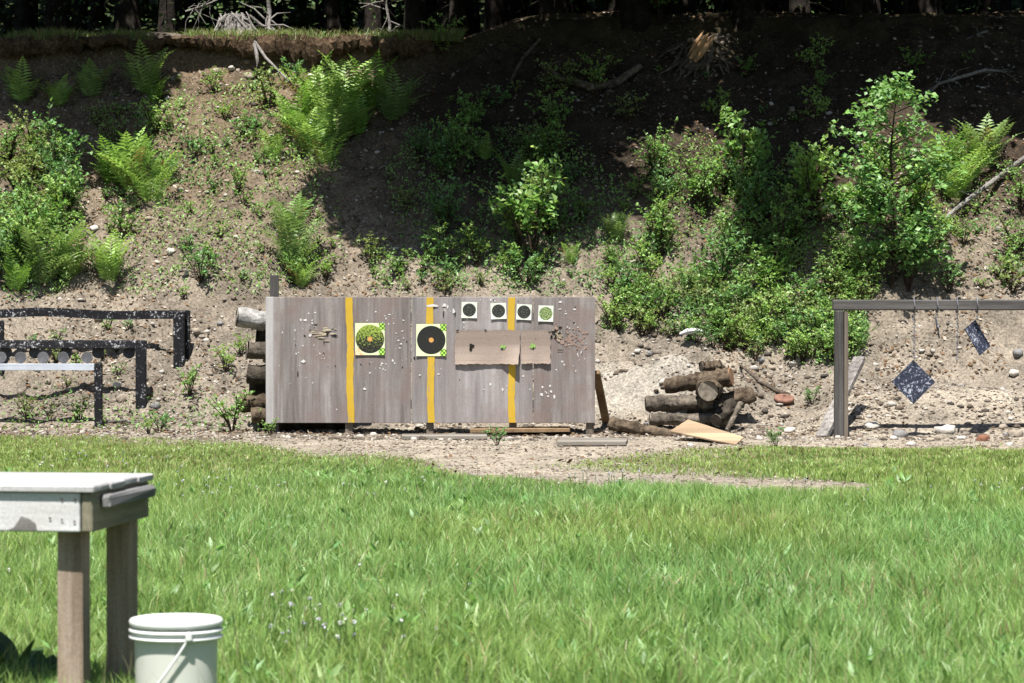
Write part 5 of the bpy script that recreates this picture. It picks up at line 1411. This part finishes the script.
# ------------------------------------------------------------------ bucket
bk = empty('plastic_bucket', (X(175.5, 9.97), 9.97, 0.0), 'white plastic bucket with its lid on, standing in the grass by the bench', 'bucket')
mb = MB(); mb.lathe([(.0001, 0), (.122, 0), (.1275, .004), (.1282, .012), (.1285, .02), (.1305, .12), (.1325, .22), (.1338, .285), (.134, .295), (.1345, .338), (.1315, .338), (.131, .30), (.123, .012), (.0001, .01)], 56); mb.build('body', MPLASB, bk, True)
mb = MB(); mb.lathe([(.135, .292), (.1505, .294), (.1515, .301), (.143, .304), (.143, .312), (.1515, .315), (.1515, .322), (.149, .325), (.135, .326)], 56); mb.build('collar', MPLAS, bk, True)
mb = MB(); mb.lathe([(.135, .334), (.1475, .335), (.151, .340), (.1505, .350), (.147, .356), (.139, .358), (.136, .352), (.131, .350), (.0001, .351)], 56); mb.build('lid', MPLAS, bk, True)
mb = MB(); a0 = math.radians(-68)
ear = Vector((math.cos(a0) * .150, math.sin(a0) * .150, .308)); ear2 = Vector((-ear.x, -ear.y, .308))
axis = (ear2 - ear).normalized(); dn = (Vector((-.42, -.32, -.85)) - axis * axis.dot(Vector((-.42, -.32, -.85)))).normalized()
arc = [(ear + ear2) / 2 + (ear - ear2) / 2 * math.cos(t) * 1.03 + dn * .165 * math.sin(t) for t in np.linspace(0.0, PI, 25)]
# the wire bail drops in front of the body and rests against it lower down
arc = []
for t in np.linspace(0, 1, 16):
    an = a0 - t * 1.75; arc.append(Vector((math.cos(an) * (.152 - .010 * t), math.sin(an) * (.152 - .010 * t), .308 - .235 * math.sin(min(1, t * 1.12) * PI / 2))))
for t in np.linspace(0.1, 1, 12):
    an = a0 - 1.75 - t * (PI - 1.75); arc.append(Vector((math.cos(an) * (.142 + .010 * t), math.sin(an) * (.142 + .010 * t), .073 + .235 * t ** 2)))
mb.tube(arc, [.0042] * len(arc), 7); mb.build('bail_handle', MPLAS, bk, True)
mb = MB(); mb.box((ear.x, ear.y - .004, .312), (.022, .014, .030), Matrix.Rotation(a0 + PI / 2, 3, 'Z'), bev=.004); mb.build('ear', MPLAS, bk)

# broad dock plants in the shade of the bench and dry stalks in the grass
def dock(p, s, label):
    nl = 9; P_ = []; D_ = []
    V = []; T_ = []; C = []
    for i in range(nl):
        a = 2 * PI * i / nl + random.uniform(-.3, .3); e = random.uniform(.5, 1.3); l = s * random.uniform(.7, 1.1); d = np.array([math.cos(a) * math.cos(e), math.sin(a) * math.cos(e), math.sin(e)]); sd = np.array([-math.sin(a), math.cos(a), 0]); m = 7; c0 = np.array((.05, .095, .03)) * random.uniform(.8, 1.2); o_ = len(V)
        for k in range(m):
            u = k / (m - 1); wv = l * .16 * math.sin(PI * min(1, u * .92 + .06)); q_ = d * l * u - np.array([0, 0, l * .3 * u ** 2])
            V += [q_ - sd * wv, q_ + sd * wv]; C += [c0, c0 * 1.1]
        for k in range(m - 1): T_ += [(o_ + 2 * k, o_ + 2 * k + 1, o_ + 2 * k + 3), (o_ + 2 * k, o_ + 2 * k + 3, o_ + 2 * k + 2)]
    o = link('dock_plant', np_mesh('dock_plant', np.array(V), tris=np.array(T_), col=np.array(C), mat=ML)); o.location = p
    return tag(o, label, 'dock plant', 'dock plants by the bench')
dock(flat(12, 690) + Vector((0, 0, .0)), .28, 'broad leaved dock plant left of the bench front leg at the frame edge')
dock(flat(42, 700), .27, 'broad leaved dock plant close to the bench front leg')
dock(flat(-15, 705), .27, 'broad leaved dock plant cut off by the lower left corner')
for (a, b, a2, b2, lab) in ((292, 585, 309, 560, 'short dry stalk bent in the grass left of centre'), (262, 600, 244, 536, 'tall dry stalk arching left of centre in the grass'), (398, 600, 362, 578, 'dry straw lying across the grass below the middle stripe'),
                            (470, 668, 473, 632, 'upright dry stalk near the bottom of the picture'), (590, 590, 602, 565, 'thin dry stalk in the middle of the meadow'), (940, 560, 922, 538, 'dry stalk on the right of the meadow')):
    p0 = flat(a, b); y = p0.y; p1 = Vector((X(a2, y), y - .05, Z(b2, y))); mb = MB()
    mb.tube([p0, p0.lerp(p1, .5) + Vector((.02, 0, .04)), p1], [.003, .0028, .0015], 5)
    o = mb.build('grass_stalk', m_straw if 'm_straw' in globals() else globals().setdefault('m_straw', NT('dry_straw').fin((.50, .42, .22), .8, .1)), None, True, origin=tuple(p0)); tag(o, lab, 'grass stalk', 'dry stalks in the meadow')
